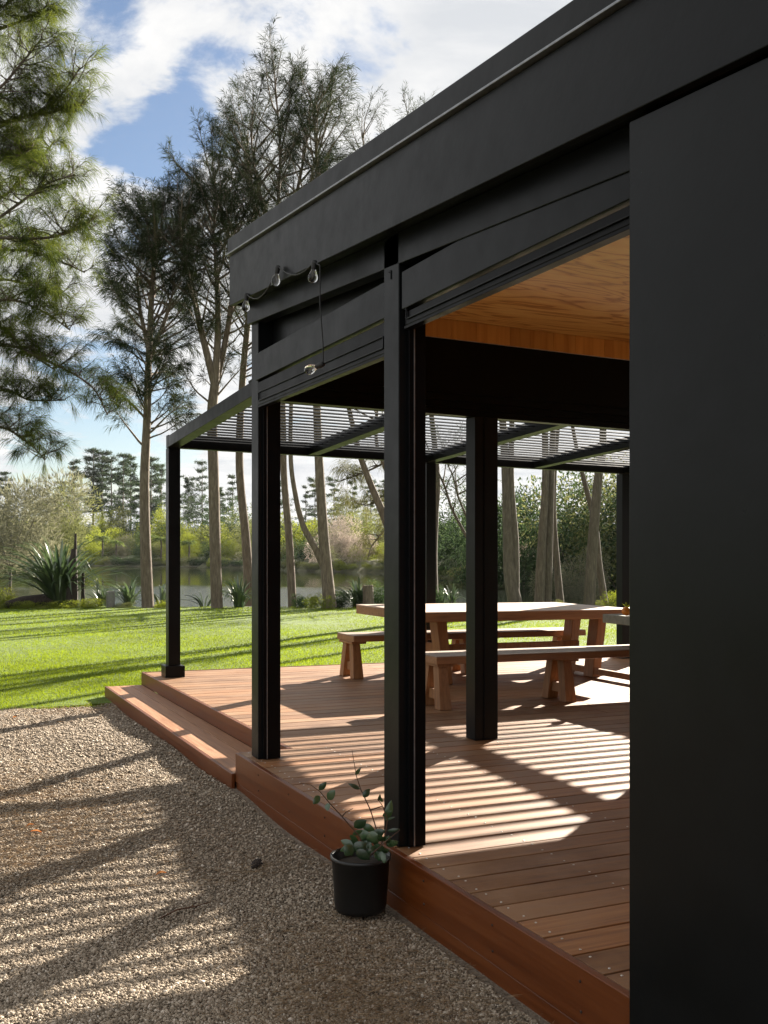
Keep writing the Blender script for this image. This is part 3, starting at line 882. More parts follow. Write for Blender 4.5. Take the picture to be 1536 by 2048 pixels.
leafs = [  # px, py of base -> tip, width factor
    (638, 1580, 653, 1564, 1.), (655, 1599, 670, 1580, 1.), (640, 1592, 626, 1608, 1.1), (655, 1606, 655, 1622, 1.1), (710, 1549, 722, 1536, .9), (720, 1578, 696, 1567, .5),
    (726, 1594, 740, 1578, 1.1), (757, 1602, 760, 1588, .6), (765, 1604, 758, 1592, .7), (708, 1655, 733, 1640, 1.2), (725, 1650, 750, 1662, .9), (745, 1672, 770, 1660, 1.1),
    (715, 1672, 738, 1665, 1.1), (700, 1670, 716, 1682, .9), (772, 1640, 783, 1600, .7), (770, 1640, 790, 1634, .4), (775, 1662, 800, 1658, .5), (772, 1690, 797, 1683, .9), (765, 1632, 785, 1622, .8),
    (704, 1690, 690, 1712, 1.6), (716, 1682, 700, 1700, 1.8), (735, 1690, 712, 1706, 1.), (742, 1700, 728, 1716, .7), (752, 1696, 776, 1706, .8), (746, 1686, 766, 1694, .7), (730, 1684, 745, 1698, 1.1),
    (760, 1680, 785, 1672, .8), (750, 1692, 735, 1706, .8), (758, 1702, 780, 1700, .7)]
rl = random.Random(3)
for _ in range(26):
    bx, by = rl.uniform(700, 775), rl.uniform(1668, 1706)
    leafs.append((bx, by, bx + rl.uniform(-26, 30), by + rl.uniform(-18, 22), rl.uniform(.7, 1.3)))
lv, lf = [], []
for i, (bx, by, tx, ty, wf) in enumerate(leafs):
    D0 = 4.27 + random.uniform(-.05, .05)
    b_ = onpot(bx, by, D0); t_ = onpot(tx, ty, D0 + random.uniform(-.03, .03)); d = t_ - b_; L = d.length
    sd = d.cross(Vector((random.uniform(-.4, .4) + CB, random.uniform(-.3, .3) + CA, random.uniform(-.2, .5)))).normalized(); up = sd.cross(d).normalized()
    n0 = len(lv)
    rows = []
    for k in range(8):
        t = k / 7; hw = L * .30 * wf * math.sin(math.pi * min(1, t ** .8 * 1.0)) ** .8 if 0 < k < 7 else .0006
        c_ = b_ + d * t - up * (L * .12 * math.sin(math.pi * t))
        lv += [c_ - sd * hw + up * hw * .35, c_, c_ + sd * hw + up * hw * .35]
    for k in range(7):
        q = n0 + k * 3
        lf += [(q, q + 1, q + 4, q + 3), (q + 1, q + 2, q + 5, q + 4)]
npmesh('leaves', np.array(lv), np.array(lf), M['glossleaf'], pt, var=np.repeat(RNG.random(len(leafs)), 24), smooth=True)

# ------------------------------------------------------------------ trees and plants
def curve(pts, n=24):
    """smooth the key points (position + radius) into n samples"""
    pts = np.array(pts, float); m = len(pts)
    t = np.linspace(0, m - 1, n); out = []
    for q in t:
        i = min(int(q), m - 2); f = q - i
        p0, p1, p2, p3 = pts[max(i - 1, 0)], pts[i], pts[i + 1], pts[min(i + 2, m - 1)]
        out.append(.5 * ((2 * p1) + (p2 - p0) * f + (2 * p0 - 5 * p1 + 4 * p2 - p3) * f * f + (3 * p1 - p0 - 3 * p2 + p3) * f ** 3))
    return np.array(out)


def leader(pts, D, r0, r1, power=1.0):
    """(px,py) list at depth D -> curve rows x,y,z,r"""
    n = len(pts)
    rows = []
    for i, p in enumerate(pts):
        dd = D + (p[2] if len(p) > 2 else 0)
        w = at(p[0], p[1], dd); t = i / (n - 1)
        rows.append((w.x, w.y, w.z, r0 + (r1 - r0) * t ** power))
    return curve(rows, 6 * n)


def needle_tree(name, label, cat, leaders, crown, nb, blen, mats, nlen=(.16, .30), nw=.011, twigs=9, per=26, up=.55, droop=.25, group=None, limb_r=.03, twl=(.35, .8), tone=.5, spread=.55, tip0=.42):
    """leaders: curves; crown: (index, t0, t1, length profile function) list; needles cluster on twigs along each branch"""
    base = leaders[0][0][:3]
    root = empty(name, tuple(base), label, cat, group)
    mb = MB()
    for L in leaders:
        mb.tube([tuple(q[:3]) for q in L], [max(q[3], .008) for q in L], 10)
    TP, TD, TL, TV = [], [], [], []
    for (li, t0, t1, prof, cnt) in crown:
        L = leaders[li]; m = len(L)
        for k in range(cnt):
            t = t0 + (t1 - t0) * ((k + random.random()) / cnt)
            q = t * (m - 1); i = min(int(q), m - 2); f = q - i
            p = L[i][:3] * (1 - f) + L[i + 1][:3] * f; rr = L[i][3]
            s = (t - t0) / (t1 - t0)
            ln = blen * prof(s) * random.uniform(.55, 1.15)
            az = random.uniform(0, 2 * math.pi); el = up + random.uniform(-.3, .35) + .35 * s
            d0 = np.array([math.cos(az) * math.cos(el), math.sin(az) * math.cos(el), math.sin(el)])
            pts = []; pos = p.copy(); d = d0.copy()
            ns_ = 6
            for j in range(ns_ + 1):
                pts.append(pos.copy()); d = d + np.array([0, 0, random.uniform(-.03, .14)]) + RNG.normal(0, .09, 3); d /= np.linalg.norm(d)
                pos = pos + d * ln / ns_
            r0 = min(limb_r * (.4 + .8 * ln / blen), rr * .8 + .004)
            mb.tube([tuple(q) for q in pts], [max(.004, r0 * (1 - .85 * j / ns_)) for j in range(ns_ + 1)], 5, cap=False)
            br = np.array(pts)
            bv = np.clip(tone + random.gauss(0, .2), 0, 1)
            nt = max(3, int(twigs * ln / blen + .5))
            for j in range(nt):
                ss = tip0 + (1 - tip0) * (j + random.random()) / nt
                qq = ss * ns_; ii = min(int(qq), ns_ - 1); ff = qq - ii
                pb = br[ii] * (1 - ff) + br[ii + 1] * ff
                bd = br[ii + 1] - br[ii]; bd /= np.linalg.norm(bd)
                td = bd + RNG.normal(0, spread, 3); td[2] += .2; td /= np.linalg.norm(td)
                TP.append(pb); TD.append(td); TL.append(random.uniform(*twl) * (1.15 - .5 * ss)); TV.append(np.clip(bv + random.gauss(0, .12), 0, 1))
    TP, TD, TL, TV = np.array(TP), np.array(TD), np.array(TL), np.array(TV)
    # twigs as thin strips
    for p, d, l in list(zip(TP, TD, TL))[::2]:
        mb.tube([tuple(p), tuple(p + d * l * .8)], [.006, .003], 3, cap=False)
    mb.build('trunk', mats[0], root, loc=tuple(base))
    n = len(TP)
    u = RNG.uniform(.05, 1.0, (n, per))
    P = TP[:, None] + TD[:, None] * (TL[:, None] * u)[..., None]
    Dn = TD[:, None] * 1.0 + RNG.normal(0, .5, (n, per, 3))
    Dn[..., 2] -= droop * .5
    ll = RNG.uniform(nlen[0], nlen[1], n * per)
    vv = np.clip(np.repeat(TV, per) + RNG.normal(0, .12, n * per), 0, 1)
    V, Fc = strands(P.reshape(-1, 3), Dn.reshape(-1, 3), ll, nw * RNG.uniform(.7, 1.3, n * per)[:, None][:, 0], droop)
    npmesh('crown', V - base, Fc, mats[1], root, var=np.repeat(vv, 4))
    return root


egg = lambda s: .55 + .6 * math.sin(math.pi * min(1, .16 + .78 * s))
cone = lambda s: 1.05 - .8 * s
flat = lambda s: .9 - .25 * s
CAS = (M['trunk'], M['casu'])
GC = 'slender casuarinas along the lake edge'

needle_tree('casuarina_tree', 'slender casuarina with a straight bare trunk left of the pergola post', 'tree',
            [leader([(296, 1219), (291, 1090), (289, 960), (294, 840), (298, 700), (306, 560), (314, 510), (317, 475)], 27.3, .175, .02),
             leader([(298, 700), (280, 620), (277, 580), (272, 540, -.5)], 27.3, .07, .015),
             leader([(298, 720), (330, 640), (344, 590), (350, 545, .5)], 27.3, .07, .015)],
            [(0, .40, 1, egg, 66), (0, .36, .6, lambda s: 1.0, 16), (1, .2, 1, flat, 14), (2, .2, 1, flat, 14)], 0, 1.75, CAS, twigs=16, per=34, nw=.013, up=.35, droop=.4, group=GC)
needle_tree('casuarina_tree', 'casuarina whose trunk forks into upright leaders above the pergola corner', 'tree',
            [leader([(434, 1219), (430, 1080), (427, 940), (424, 830), (430, 770)], 27.3, .165, .13),
             leader([(430, 772), (400, 650), (372, 520), (356, 490), (345, 460)], 27.3, .11, .015),
             leader([(430, 772), (436, 650), (432, 520), (427, 470), (430, 425)], 27.3, .11, .015),
             leader([(430, 775), (455, 660), (470, 540), (470, 470), (476, 425)], 27.5, .10, .015)],
            [(0, .80, 1, lambda s: .8, 6), (1, .15, 1, egg, 34), (2, .15, 1, egg, 34), (3, .15, 1, egg, 34)], 0, 1.7, CAS, twigs=12, per=26, nw=.012, group=GC)
needle_tree('casuarina_tree', 'tall casuarina with a slightly curved trunk right behind the leftmost house post', 'tree',
            [leader([(500, 1212), (492, 1080), (479, 930), (485, 760), (500, 600), (510, 450), (502, 360), (494, 275)], 30, .16, .02),
             leader([(497, 640), (470, 520), (440, 420), (430, 380), (424, 325)], 30, .09, .015)],
            [(0, .42, 1, egg, 46), (1, .2, 1, egg, 22)], 0, 1.9, CAS, twigs=12, per=26, nw=.012, group=GC)
needle_tree('casuarina_tree', 'tallest casuarina with a thin trunk just left of the forked trunk', 'tree',
            [leader([(585, 1219), (579, 1090), (568, 950), (566, 830), (562, 640), (556, 440), (560, 300), (550, 165)], 28, .125, .02),
             leader([(558, 520), (590, 400), (610, 300), (622, 190)], 28, .07, .015),
             leader([(560, 560), (530, 430), (508, 330), (500, 240)], 28, .07, .015)],
            [(0, .56, 1, egg, 42), (1, .2, 1, egg, 18), (2, .2, 1, egg, 17)], 0, 1.8, CAS, twigs=12, per=26, nw=.012, group=GC)
needle_tree('casuarina_tree', 'casuarina with two trunks joined low above the water', 'tree',
            [leader([(660, 1215), (655, 1160), (648, 1080), (640, 960), (634, 820), (630, 600), (640, 440), (632, 290), (626, 205)], 27, .19, .02),
             leader([(650, 1140), (632, 1100), (606, 1050), (590, 985), (581, 900), (586, 720), (600, 540), (612, 400), (650, 260)], 27, .10, .02)],
            [(0, .58, 1, egg, 38), (1, .62, 1, egg, 26)], 0, 1.7, CAS, twigs=12, per=26, nw=.012, group=GC)
needle_tree('leaning_tree', 'pale trunk leaning left between the two middle black posts', 'tree',
            [leader([(838, 1213), (815, 1150), (790, 1090), (763, 1020), (738, 960), (712, 880), (690, 740), (705, 520), (730, 380), (725, 265)], 31, .17, .02),
             leader([(790, 1090), (795, 1000), (768, 930), (752, 860), (770, 640), (780, 440), (765, 300)], 31, .09, .015)],
            [(0, .62, 1, egg, 34), (1, .5, 1, egg, 20)], 0, 1.7, CAS, twigs=8, per=20)
needle_tree('gum_tree', 'tree with dark bare crossing branches seen left of the inner house post', 'tree',
            [leader([(868, 1214), (866, 1120), (870, 1030), (874, 950), (860, 800), (840, 600), (826, 400), (820, 250)], 32, .16, .02),
             leader([(940, 1085), (905, 1020), (890, 975), (870, 930), (850, 880)], 31, .05, .02),
             leader([(936, 1040), (915, 990), (905, 950), (880, 900)], 31, .04, .015)],
            [(0, .62, 1, egg, 50), (1, .2, 1, flat, 8), (2, .2, 1, flat, 8)], 0, 1.5, (M['trunk_dark'], M['casu']), twigs=8, per=16, group=None)
HI = (M['trunk_dark'], M['dark'])
for lab, lds in (
    ('dark barked tree of two stems behind the long table, nearest the inner house post',
     [leader([(1032, 1213), (1020, 1150), (1016, 1060), (1011, 940), (1000, 700), (1010, 480)], 26.6, .20, .05),
      leader([(1030, 1180), (1030, 1080), (1022, 940), (1030, 700), (1045, 480)], 26.6, .12, .04)]),
    ('clump of three close straight stems in the middle of the table view',
     [leader([(1078, 1212), (1084, 1080), (1091, 940), (1085, 700), (1080, 450)], 27.4, .15, .04),
      leader([(1093, 1212), (1098, 1080), (1103, 940), (1110, 700), (1105, 450)], 27.6, .14, .04),
      leader([(1121, 1210), (1112, 1110), (1107, 1020), (1112, 900), (1130, 700), (1140, 450)], 28.2, .11, .03)]),
    ('dark leaning tree of two stems nearest the rightmost pergola post',
     [leader([(1178, 1212), (1186, 1080), (1196, 960), (1206, 880), (1200, 700), (1190, 450)], 27.2, .17, .05),
      leader([(1210, 1212), (1198, 1130), (1190, 1050), (1168, 960), (1150, 880), (1120, 700)], 28.4, .11, .04)])):
    needle_tree('dark_tree', lab, 'tree', lds, [(i, .90, 1, flat, 16) for i in range(len(lds))], 0, 2.0, (M['trunk_dark'], M['casu']), twigs=10, per=22)

# foliage hanging into the view under the pergola: low boughs of one tree
needle_tree('weeping_tree', 'tree with olive boughs hanging over the water behind the second house post', 'tree',
            [leader([(822, 1206), (826, 1100), (812, 980), (800, 850), (790, 700)], 33, .12, .03),
             leader([(812, 985), (770, 990), (735, 1010), (700, 1000)], 33, .05, .01),
             leader([(815, 1020), (780, 1050), (745, 1090), (735, 1120)], 33, .045, .01),
             leader([(806, 900), (760, 930), (715, 950), (670, 965)], 33, .05, .01)],
            [(1, .3, 1, flat, 12), (2, .2, 1, flat, 12), (3, .3, 1, flat, 14), (0, .5, 1, flat, 12)], 0, .8, (M['trunk_dark'], M['hang']), twigs=8, per=22, up=-.1, droop=.7, nlen=(.2, .34))

# the near tree that reaches in from the left
def big_left():
    D = 12.0
    tr = leader([(-330, 1290), (-325, 1000), (-320, 700), (-310, 300), (-300, -200)], D + 1, .24, .10)
    boughs = [
        [(-310, 330), (-150, 290), (0, 246), (85, 222), (130, 180), (160, 135)],
        [(-315, 420), (-150, 330), (20, 245), (90, 228), (165, 210)],
        [(-318, 520), (-160, 480), (0, 476), (90, 476), (150, 460), (196, 432)],
        [(-318, 560), (-160, 520), (20, 500), (100, 515), (170, 545)],
        [(-305, 100), (-150, 60), (0, 16), (40, -20)],
        [(-305, 160), (-160, 110), (10, 54), (60, 34), (95, 22)],
        [(-312, 460), (-140, 470), (10, 390), (70, 330), (110, 280)],
        [(-316, 600), (-180, 560), (20, 420), (90, 370), (150, 350)],
        [(-320, 700), (-160, 640), (0, 600), (80, 620), (140, 660)],
        [(-320, 740), (-160, 720), (0, 690), (90, 720), (180, 770), (215, 830)],
        [(-322, 820), (-160, 800), (0, 780), (60, 800), (130, 800)],
        [(-312, 380), (-160, 260), (-20, 190), (40, 130), (85, 75)],
        [(-318, 620), (-140, 600), (-20, 560), (60, 570), (120, 590)],
        [(-318, 480), (-140, 420), (-20, 330), (40, 310), (70, 290)],
        [(-322, 860), (-170, 860), (-20, 850), (50, 880), (90, 920)],
        [(-316, 660), (-150, 640), (-10, 650), (50, 700), (110, 740)],
    ]
    lds = [tr]
    for b in boughs:
        off = random.uniform(-1.0, .8)
        lds.append(leader([(p[0], p[1], off * min(1, (p[0] + 320) / 250)) for p in b], D, .028, .006))
    crown = [(i, .38, 1, (lambda s: 1 - .45 * s), 36) for i in range(1, len(lds))]
    needle_tree('pine_tree', 'bright green long needled tree reaching in from the left edge', 'tree', lds, crown, 0, .50, (M['trunk_dark'], M['pine']),
                nlen=(.10, .20), nw=.0040, twigs=6, per=46, up=.1, droop=.5, limb_r=.009, twl=(.14, .34), tone=.5, spread=.7, tip0=.25)


big_left()


# ---- leafy masses: one prototype mesh set per kind, copied
def leaf_cloud(n, size, lw, flatten=1.0, lumps=9, seed=0, fill=.55, droop=.1, up=.2):
    """leaves on a cluster of overlapping lumps inside a unit dome: lumpy outline with gaps"""
    r = np.random.default_rng(seed)
    c = r.normal(0, .36, (lumps, 3)); c[:, 2] = np.abs(r.normal(.42, .24, lumps)); rad = r.uniform(.22, .46, lumps)
    which = r.integers(0, lumps, n)
    d = nrm(r.normal(size=(n, 3)))
    rr = rad[which] * (1 - fill * r.random(n) ** 1.6)
    P = c[which] + d * rr[:, None]
    P[:, 2] = np.abs(P[:, 2]) * flatten
    Dn = d + r.normal(0, .7, (n, 3)); Dn[:, 2] += up
    V, Fc = strands(P, Dn, r.uniform(.6, 1.3, n) * size, r.uniform(.7, 1.3, n) * lw, droop)
    lump_tone = r.normal(0, .18, lumps)
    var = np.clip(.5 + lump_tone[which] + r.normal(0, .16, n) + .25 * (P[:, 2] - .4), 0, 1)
    return V, Fc, np.repeat(var, 4)


PROTO = {}


def proto(key, n, size, lw, **kw):
    V, Fc, var = leaf_cloud(n, size, lw, **kw)
    PROTO[key] = (V, Fc, var)


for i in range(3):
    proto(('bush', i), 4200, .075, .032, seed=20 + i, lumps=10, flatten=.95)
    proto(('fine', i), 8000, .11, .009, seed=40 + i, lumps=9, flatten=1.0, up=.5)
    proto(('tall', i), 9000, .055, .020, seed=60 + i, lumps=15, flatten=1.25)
MESHC = {}


def shrub(name, label, cat, loc, w, h, kind, matk, group=None, trunk=None, rz=None):
    key = (kind, matk)
    if key not in MESHC:
        V, Fc, var = PROTO[kind]
        o = npmesh(name, V, Fc, M[matk], var=var); MESHC[key] = o.data; o.name = name
    else:
        o = bpy.data.objects.new(name, MESHC[key]); COL.objects.link(o)
    sc = (w / 1.5, w / 1.5 * random.uniform(.85, 1.1), h / 1.15)
    rz = random.uniform(0, 6.28) if rz is None else rz
    if trunk:
        root = empty(name, loc, label, cat, group)
        o.name = 'crown'; o.parent = root; o.location = (0, 0, trunk); o.scale = sc; o.rotation_euler = (0, 0, rz)
        mb = MB()
        rt = max(.05, h * .018)
        mb.tube([(0, 0, -.3), (.1 * rt, .2 * rt, trunk * .6), (rt * .5, 0, trunk + h * .35)], [rt, rt * .8, rt * .4], 7)
        for k in range(5):
            a = k * 1.26 + random.random(); mb.tube([(0, 0, trunk * .9), (math.cos(a) * w * .22, math.sin(a) * w * .22, trunk + h * (.3 + .25 * random.random()))], [rt * .5, rt * .2], 5)
        mb.build('trunk', M['trunk_dark'], root)
        return root
    o.location = loc; o.scale = sc; o.rotation_euler = (0, 0, rz)
    return tag(o, label, cat, group)


def ground_z(px, D):
    X = (px - CX) / F * D
    return float(terr(np.array([X]), np.array([D]))[0])


def put(px, D):
    w = at(px, 1100, D); return Vector((w.x, w.y, ground_z(px, D)))


# far bank, from the shoreline back
GB = 'shrubs massed on the far bank of the lake'
FB = {'olive': 'olive shrub in the mixed growth on the far bank', 'dark': 'dark green shrub in the mixed growth on the far bank',
      'lime': 'yellow green shrub in the mixed growth on the far bank', 'tan': 'dry greyish shrub in the mixed growth on the far bank',
      'willow': 'grey green shrub in the mixed growth on the far bank'}
rr = random.Random(5)


def bank_row(px0, px1, step, back, hpx, wpx, kinds, mats_, jit=.35):
    px = px0
    while px < px1:
        q = px + rr.uniform(-step, step) * jit
        D = float(np.interp(q, SHORE_P, SHORE_D)) + back * rr.uniform(.8, 1.25)
        hh = rr.uniform(*hpx) / F * D; ww = rr.uniform(*wpx) / F * D
        mk = rr.choice(mats_)
        shrub('bank_shrub', FB[mk], 'shrub', put(q, D) - Vector((0, 0, .1 * hh)), ww, hh, (rr.choice(kinds), rr.randrange(3)), mk, GB)
        px += step * rr.uniform(.75, 1.25)


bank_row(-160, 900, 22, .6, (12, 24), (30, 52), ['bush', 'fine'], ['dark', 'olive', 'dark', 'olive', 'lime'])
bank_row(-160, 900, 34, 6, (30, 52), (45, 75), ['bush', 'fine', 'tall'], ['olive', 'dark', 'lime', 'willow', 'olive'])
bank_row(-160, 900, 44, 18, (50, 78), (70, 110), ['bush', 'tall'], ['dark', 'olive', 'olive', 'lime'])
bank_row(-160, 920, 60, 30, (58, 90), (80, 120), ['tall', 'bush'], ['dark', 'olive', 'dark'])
for q in range(-120, 880, 62):
    q_ = q + rr.uniform(-18, 18); D_ = float(np.interp(q_, SHORE_P, SHORE_D)) + rr.uniform(24, 38); h_ = rr.uniform(75, 118) / F * D_
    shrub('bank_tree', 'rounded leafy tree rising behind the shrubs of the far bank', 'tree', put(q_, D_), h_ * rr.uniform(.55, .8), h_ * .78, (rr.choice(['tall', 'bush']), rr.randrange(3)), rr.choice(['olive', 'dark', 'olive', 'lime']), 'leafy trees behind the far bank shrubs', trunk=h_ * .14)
# right hand bank, closer and darker
bank_row(900, 1330, 24, .5, (22, 42), (34, 60), ['bush', 'fine'], ['dark', 'olive', 'dark'])
bank_row(880, 1330, 36, 4, (60, 105), (70, 110), ['bush', 'tall'], ['dark', 'dark', 'olive'])
shrub('grey_bush', 'rounded dry grey pink bush on the far bank right of the forked trunk', 'bush', put(695, 104), 5.6, 4.3, ('fine', 1), 'tan')
for px, D in ((262, 139), (230, 141)):
    pass
# tall dark trees standing behind the right bank
GD = 'dense dark trees behind the table view'
for px, D, hh, ww in ((925, 80, 11, 7), (975, 64, 12, 5.5), (1040, 60, 13, 6), (1100, 56, 13.5, 6), (1165, 54, 14, 6.5), (1235, 51, 14, 7), (1300, 50, 13, 8) ):
    shrub('dense_tree', 'dense dark tree in the shadowy growth behind the table', 'tree', put(px, D), ww, hh * .40, ('tall', rr.randrange(3)), rr.choice(['dark', 'dark', 'olive']), GD, trunk=hh * .06)
shrub('feathery_shrub', 'pale feathery shrub lit from behind between the dark stems', 'shrub', put(1150, 47), 2.7, 2.6, ('fine', 2), 'willow')
shrub('grey_willow', 'broad pale grey green willow on the left bank', 'tree', put(20, 66), 8.6, 7.2, ('fine', 0), 'willow', trunk=1.6)
shrub('grey_willow', 'smaller pale willow beside the broad one, nearest the far pines', 'tree', put(95, 84), 7.5, 6.6, ('fine', 1), 'olive', trunk=1.4)


# pines on the skyline
def pine_proto(name, seed, spire):
    r = random.Random(seed); mb = MB(); hgt = 1.0
    mb.tube([(0, 0, -.02), (.004, .003, .5), (0, .004, .98)], [.012, .008, .002], 6)
    TP, TD, TL = [], [], []
    lv = r.choice([11, 13, 15, 18])
    lop = r.uniform(0, 6.28); amp = r.uniform(.7, 1.25); low = r.uniform(.18, .42)
    for k in range(lv):
        z = (low if not spire else .08) + ((.99 - low) if not spire else .9) * k / lv
        t = k / lv
        ln = (.20 * (1 - .75 * (t if spire else max(0, t - .35) / .65)) * (.7 if spire else 1.0)) * r.uniform(.6, 1.15)
        for j in range(r.choice([3, 4, 5])):
            a = r.uniform(0, 6.28); d = np.array([math.cos(a), math.sin(a), r.uniform(-.1, .3)])
            p = np.array([0, 0, z + r.uniform(-.015, .015)]); L = ln * r.uniform(.45, 1.15) * amp * (1 + .35 * math.cos(a - lop))
            mb.tube([tuple(p), tuple(p + d * L)], [.003, .001], 4, cap=False)
            for s in np.linspace(.3, 1, 5):
                TP.append(p + d * L * s); TD.append(d); TL.append(.028)
    TP, TD = np.array(TP), np.array(TD); per = 16; n = len(TP)
    P = TP[:, None] + RNG.normal(0, .014, (n, per, 3)) * np.array([1, 1, .55])
    Dn = TD[:, None] + RNG.normal(0, .6, (n, per, 3)); Dn[..., 2] += .35
    V, Fc = strands(P.reshape(-1, 3), Dn.reshape(-1, 3), RNG.uniform(.02, .04, n * per), .006, 0)
    return mb, V, Fc, np.repeat(RNG.random(n * per), 4)


GP = 'pines on the skyline across the lake'
PP = []
for i in range(8):
    mb, V, Fc, var = pine_proto('pine', 70 + i, i == 3)
    me_root = None
    PP.append([mb, V, Fc, var, None, None])


def pine(px, D, hpx, k, w=1.0):
    hh = hpx / F * D
    root = empty('far_pine', put(px, D), 'tall dark conifer on the skyline across the lake' if k != 3 else 'narrow spire shaped conifer on the skyline left of the others', 'tree', GP if k != 3 else None)
    rec = PP[k]
    if rec[4] is None:
        a_ = rec[0].build('trunk', M['trunk_dark'], root); b_ = npmesh('crown', rec[1], rec[2], M['pinedark'], root, var=rec[3]); rec[4], rec[5] = a_.data, b_.data
    else:
        for nm, me in (('trunk', rec[4]), ('crown', rec[5])):
            q = bpy.data.objects.new(nm, me); COL.objects.link(q); q.parent = root
    root.scale = (hh * w, hh * w, hh); root.rotation_euler = (0, 0, rr.uniform(0, 6.28))


pine(147, 178, 190, 3)
for px, hp_ in ((186, 196), (205, 205), (222, 212), (246, 196), (262, 200), (281, 180), (303, 196), (322, 200), (350, 180), (377, 160), (405, 175), (440, 150), (466, 170), (520, 150), (548, 165), (612, 150), (630, 165), (668, 148), (706, 150), (742, 160), (770, 150), (120, 150), (60, 160), (10, 170), (-50, 170)):
    pine(px, rr.uniform(165, 190), hp_ + rr.uniform(-28, 12), rr.choice([0, 1, 2, 4, 5, 6, 7]), rr.uniform(.75, 1.1))


# tree ferns on the far shore
def tree_fern(px, D, hpx, label):
    hh = hpx / F * D; b = put(px, D)
    root = empty('tree_fern', b, label, 'tree fern', 'tree ferns at the far shoreline')
    mb = MB(); mb.tube([(0, 0, -.2), (.05, 0, hh * .5), (.02, .05, hh)], [.14, .11, .12], 7); mb.build('trunk', M['trunk_dark'], root)
    n = 26; per = 34; P, Dv, L = [], [], []
    for k in range(n):
        a = rr.uniform(0, 6.28); e = rr.uniform(.1, .75); ln = hh * rr.uniform(.5, .7)
        for j in range(per):
            t = (j + .5) / per; h_ = math.cos(e) * ln * t; z = hh + math.sin(e) * ln * t - .75 * ln * t * t
            P.append((math.cos(a) * h_, math.sin(a) * h_, z)); s_ = 1 if j % 2 else -1
            Dv.append((-math.sin(a) * s_ + .3 * math.cos(a), math.cos(a) * s_ + .3 * math.sin(a), -.45)); L.append(ln * .26 * math.sin(math.pi * min(1, .15 + .85 * t)) + .05)
    V, Fc = strands(np.array(P), np.array(Dv), np.array(L), .07, .1)
    npmesh('fronds', V, Fc, M['frond'], root, var=np.repeat(RNG.random(len(P)), 4))


for i, (px, hp_) in enumerate(((205, 42), (232, 34), (300, 46), (322, 40), (345, 38), (378, 34), (160, 38))):
    tree_fern(px, float(np.interp(px, SHORE_P, SHORE_D)) + 2.5, hp_, 'tree fern with drooping crown on the far shore')


# flax: arching sword leaves
def flax(label, px, py, D, hgt, rad, nbl, wid=.06, lean=0.0, mk='flax', name='flax_plant', cat='flax'):
    b = at(px, py, D); b.z = ground_z(px, D) if D < 28.3 else max(ground_z(px, D), b.z)
    vs, fs, vr = [], [], []
    r = random.Random(int(px * 7 + py))
    for k in range(nbl):
        a = r.uniform(0, 6.28); out = rad * r.uniform(.15, 1.05); hh = hgt * r.uniform(.6, 1.08) * (1.12 - .35 * out / rad)
        d = Vector((math.cos(a), math.sin(a), 0)); sd = Vector((-math.sin(a), math.cos(a), 0)); p0 = d * r.uniform(.02, .22) * rad * .6 + sd * r.uniform(-.1, .1)
        ns_ = 8; n0 = len(vs); tone = r.random()
        bend = r.choice([0, 0, 1]) * r.uniform(.2, .5)
        for j in range(ns_ + 1):
            t = j / ns_
            c_ = p0 + d * (out * t ** 1.6) + Vector((0, 0, hh * (t - (.30 + bend) * t ** 3.2) * 1.25))
            w_ = wid * (.75 + .35 * math.sin(math.pi * t)) * (1 - t ** 5) * .5 + .002
            vs += [c_ - sd * w_ + Vector((0, 0, .012)), c_, c_ + sd * w_ + Vector((0, 0, .012))]; vr += [tone] * 3
        for j in range(ns_):
            q = n0 + j * 3; fs += [(q, q + 1, q + 4, q + 3), (q + 1, q + 2, q + 5, q + 4)]
    o = npmesh(name, np.array([tuple(v) for v in vs]), np.array(fs), M[mk], var=np.array(vr))
    o.location = b
    return tag(o, label, cat)


flax('great arching flax clump round the burnt stump on the left', 118, 1205, 28.0, 2.15, 2.0, 190, .075)
flax('low flax between the grey drum and the slender tree', 258, 1208, 28.0, .95, .8, 46, .055)
flax('small flax just left of the pergola post', 322, 1210, 28.1, .85, .5, 22, .05)
flax('small flax behind the grey drum', 205, 1208, 28.2, .9, .55, 22, .05)
flax('dark flax at the foot of the forked leaders tree, left of the house post', 478, 1213, 27.7, .98, .75, 60, .055)
flax('sprawling flax leaf tuft left of the trunk base', 408, 1213, 27.9, .55, .75, 12, .05)
flax('dark flax among the bushes behind the table end', 716, 1208, 28.0, .95, .8, 60, .055)
flax('flax on the waterside beneath the dark stems', 905, 1212, 28.6, .7, .5, 20, .045)
# burnt stump
b = at(146, 1205, 27.6); b.z = G
mb = MB(); mb.tube([(-.03, 0, -.1), (-.02, 0, .6), (.0, 0, 1.2), (.03, 0, 1.62)], [.17, .15, .13, .07], 9)
mb.tube([(.06, .02, .5), (.06, .01, 1.3), (.07, 0, 2.05)], [.07, .06, .03], 7); mb.tube([(.26, -.05, -.1), (.26, -.04, .5), (.27, -.02, .95)], [.06, .05, .04], 7)
o = mb.build('tree_stump', M['stump']); o.location = b; tag(o, 'charred jagged stump standing in the great flax', 'stump')
b = at(66, 1205, 27.5); b.z = G + .06
mb = MB(); mb.tube([(-.75, -.1, .02), (-.3, 0, .10), (.3, .05, .14), (.7, .1, .08)], [.10, .16, .18, .12], 9)
o = mb.build('fallen_log', M['stump']); o.location = b; tag(o, 'dark fallen log at the foot of the great flax', 'log')
b = at(221, 1211, 27.4); b.z = G
mb = MB(); mb.lathe([(.001, 0), (.105, 0), (.112, .05), (.118, .25), (.112, .42), (.118, .46), (.100, .46), (.096, .38), (.001, .38)], n=20)
o = mb.build('drum_planter', M['grey']); o.location = b; tag(o, 'small grey cylindrical planter on the lawn edge', 'planter')
b = at(736, 1208, 27.5); b.z = G
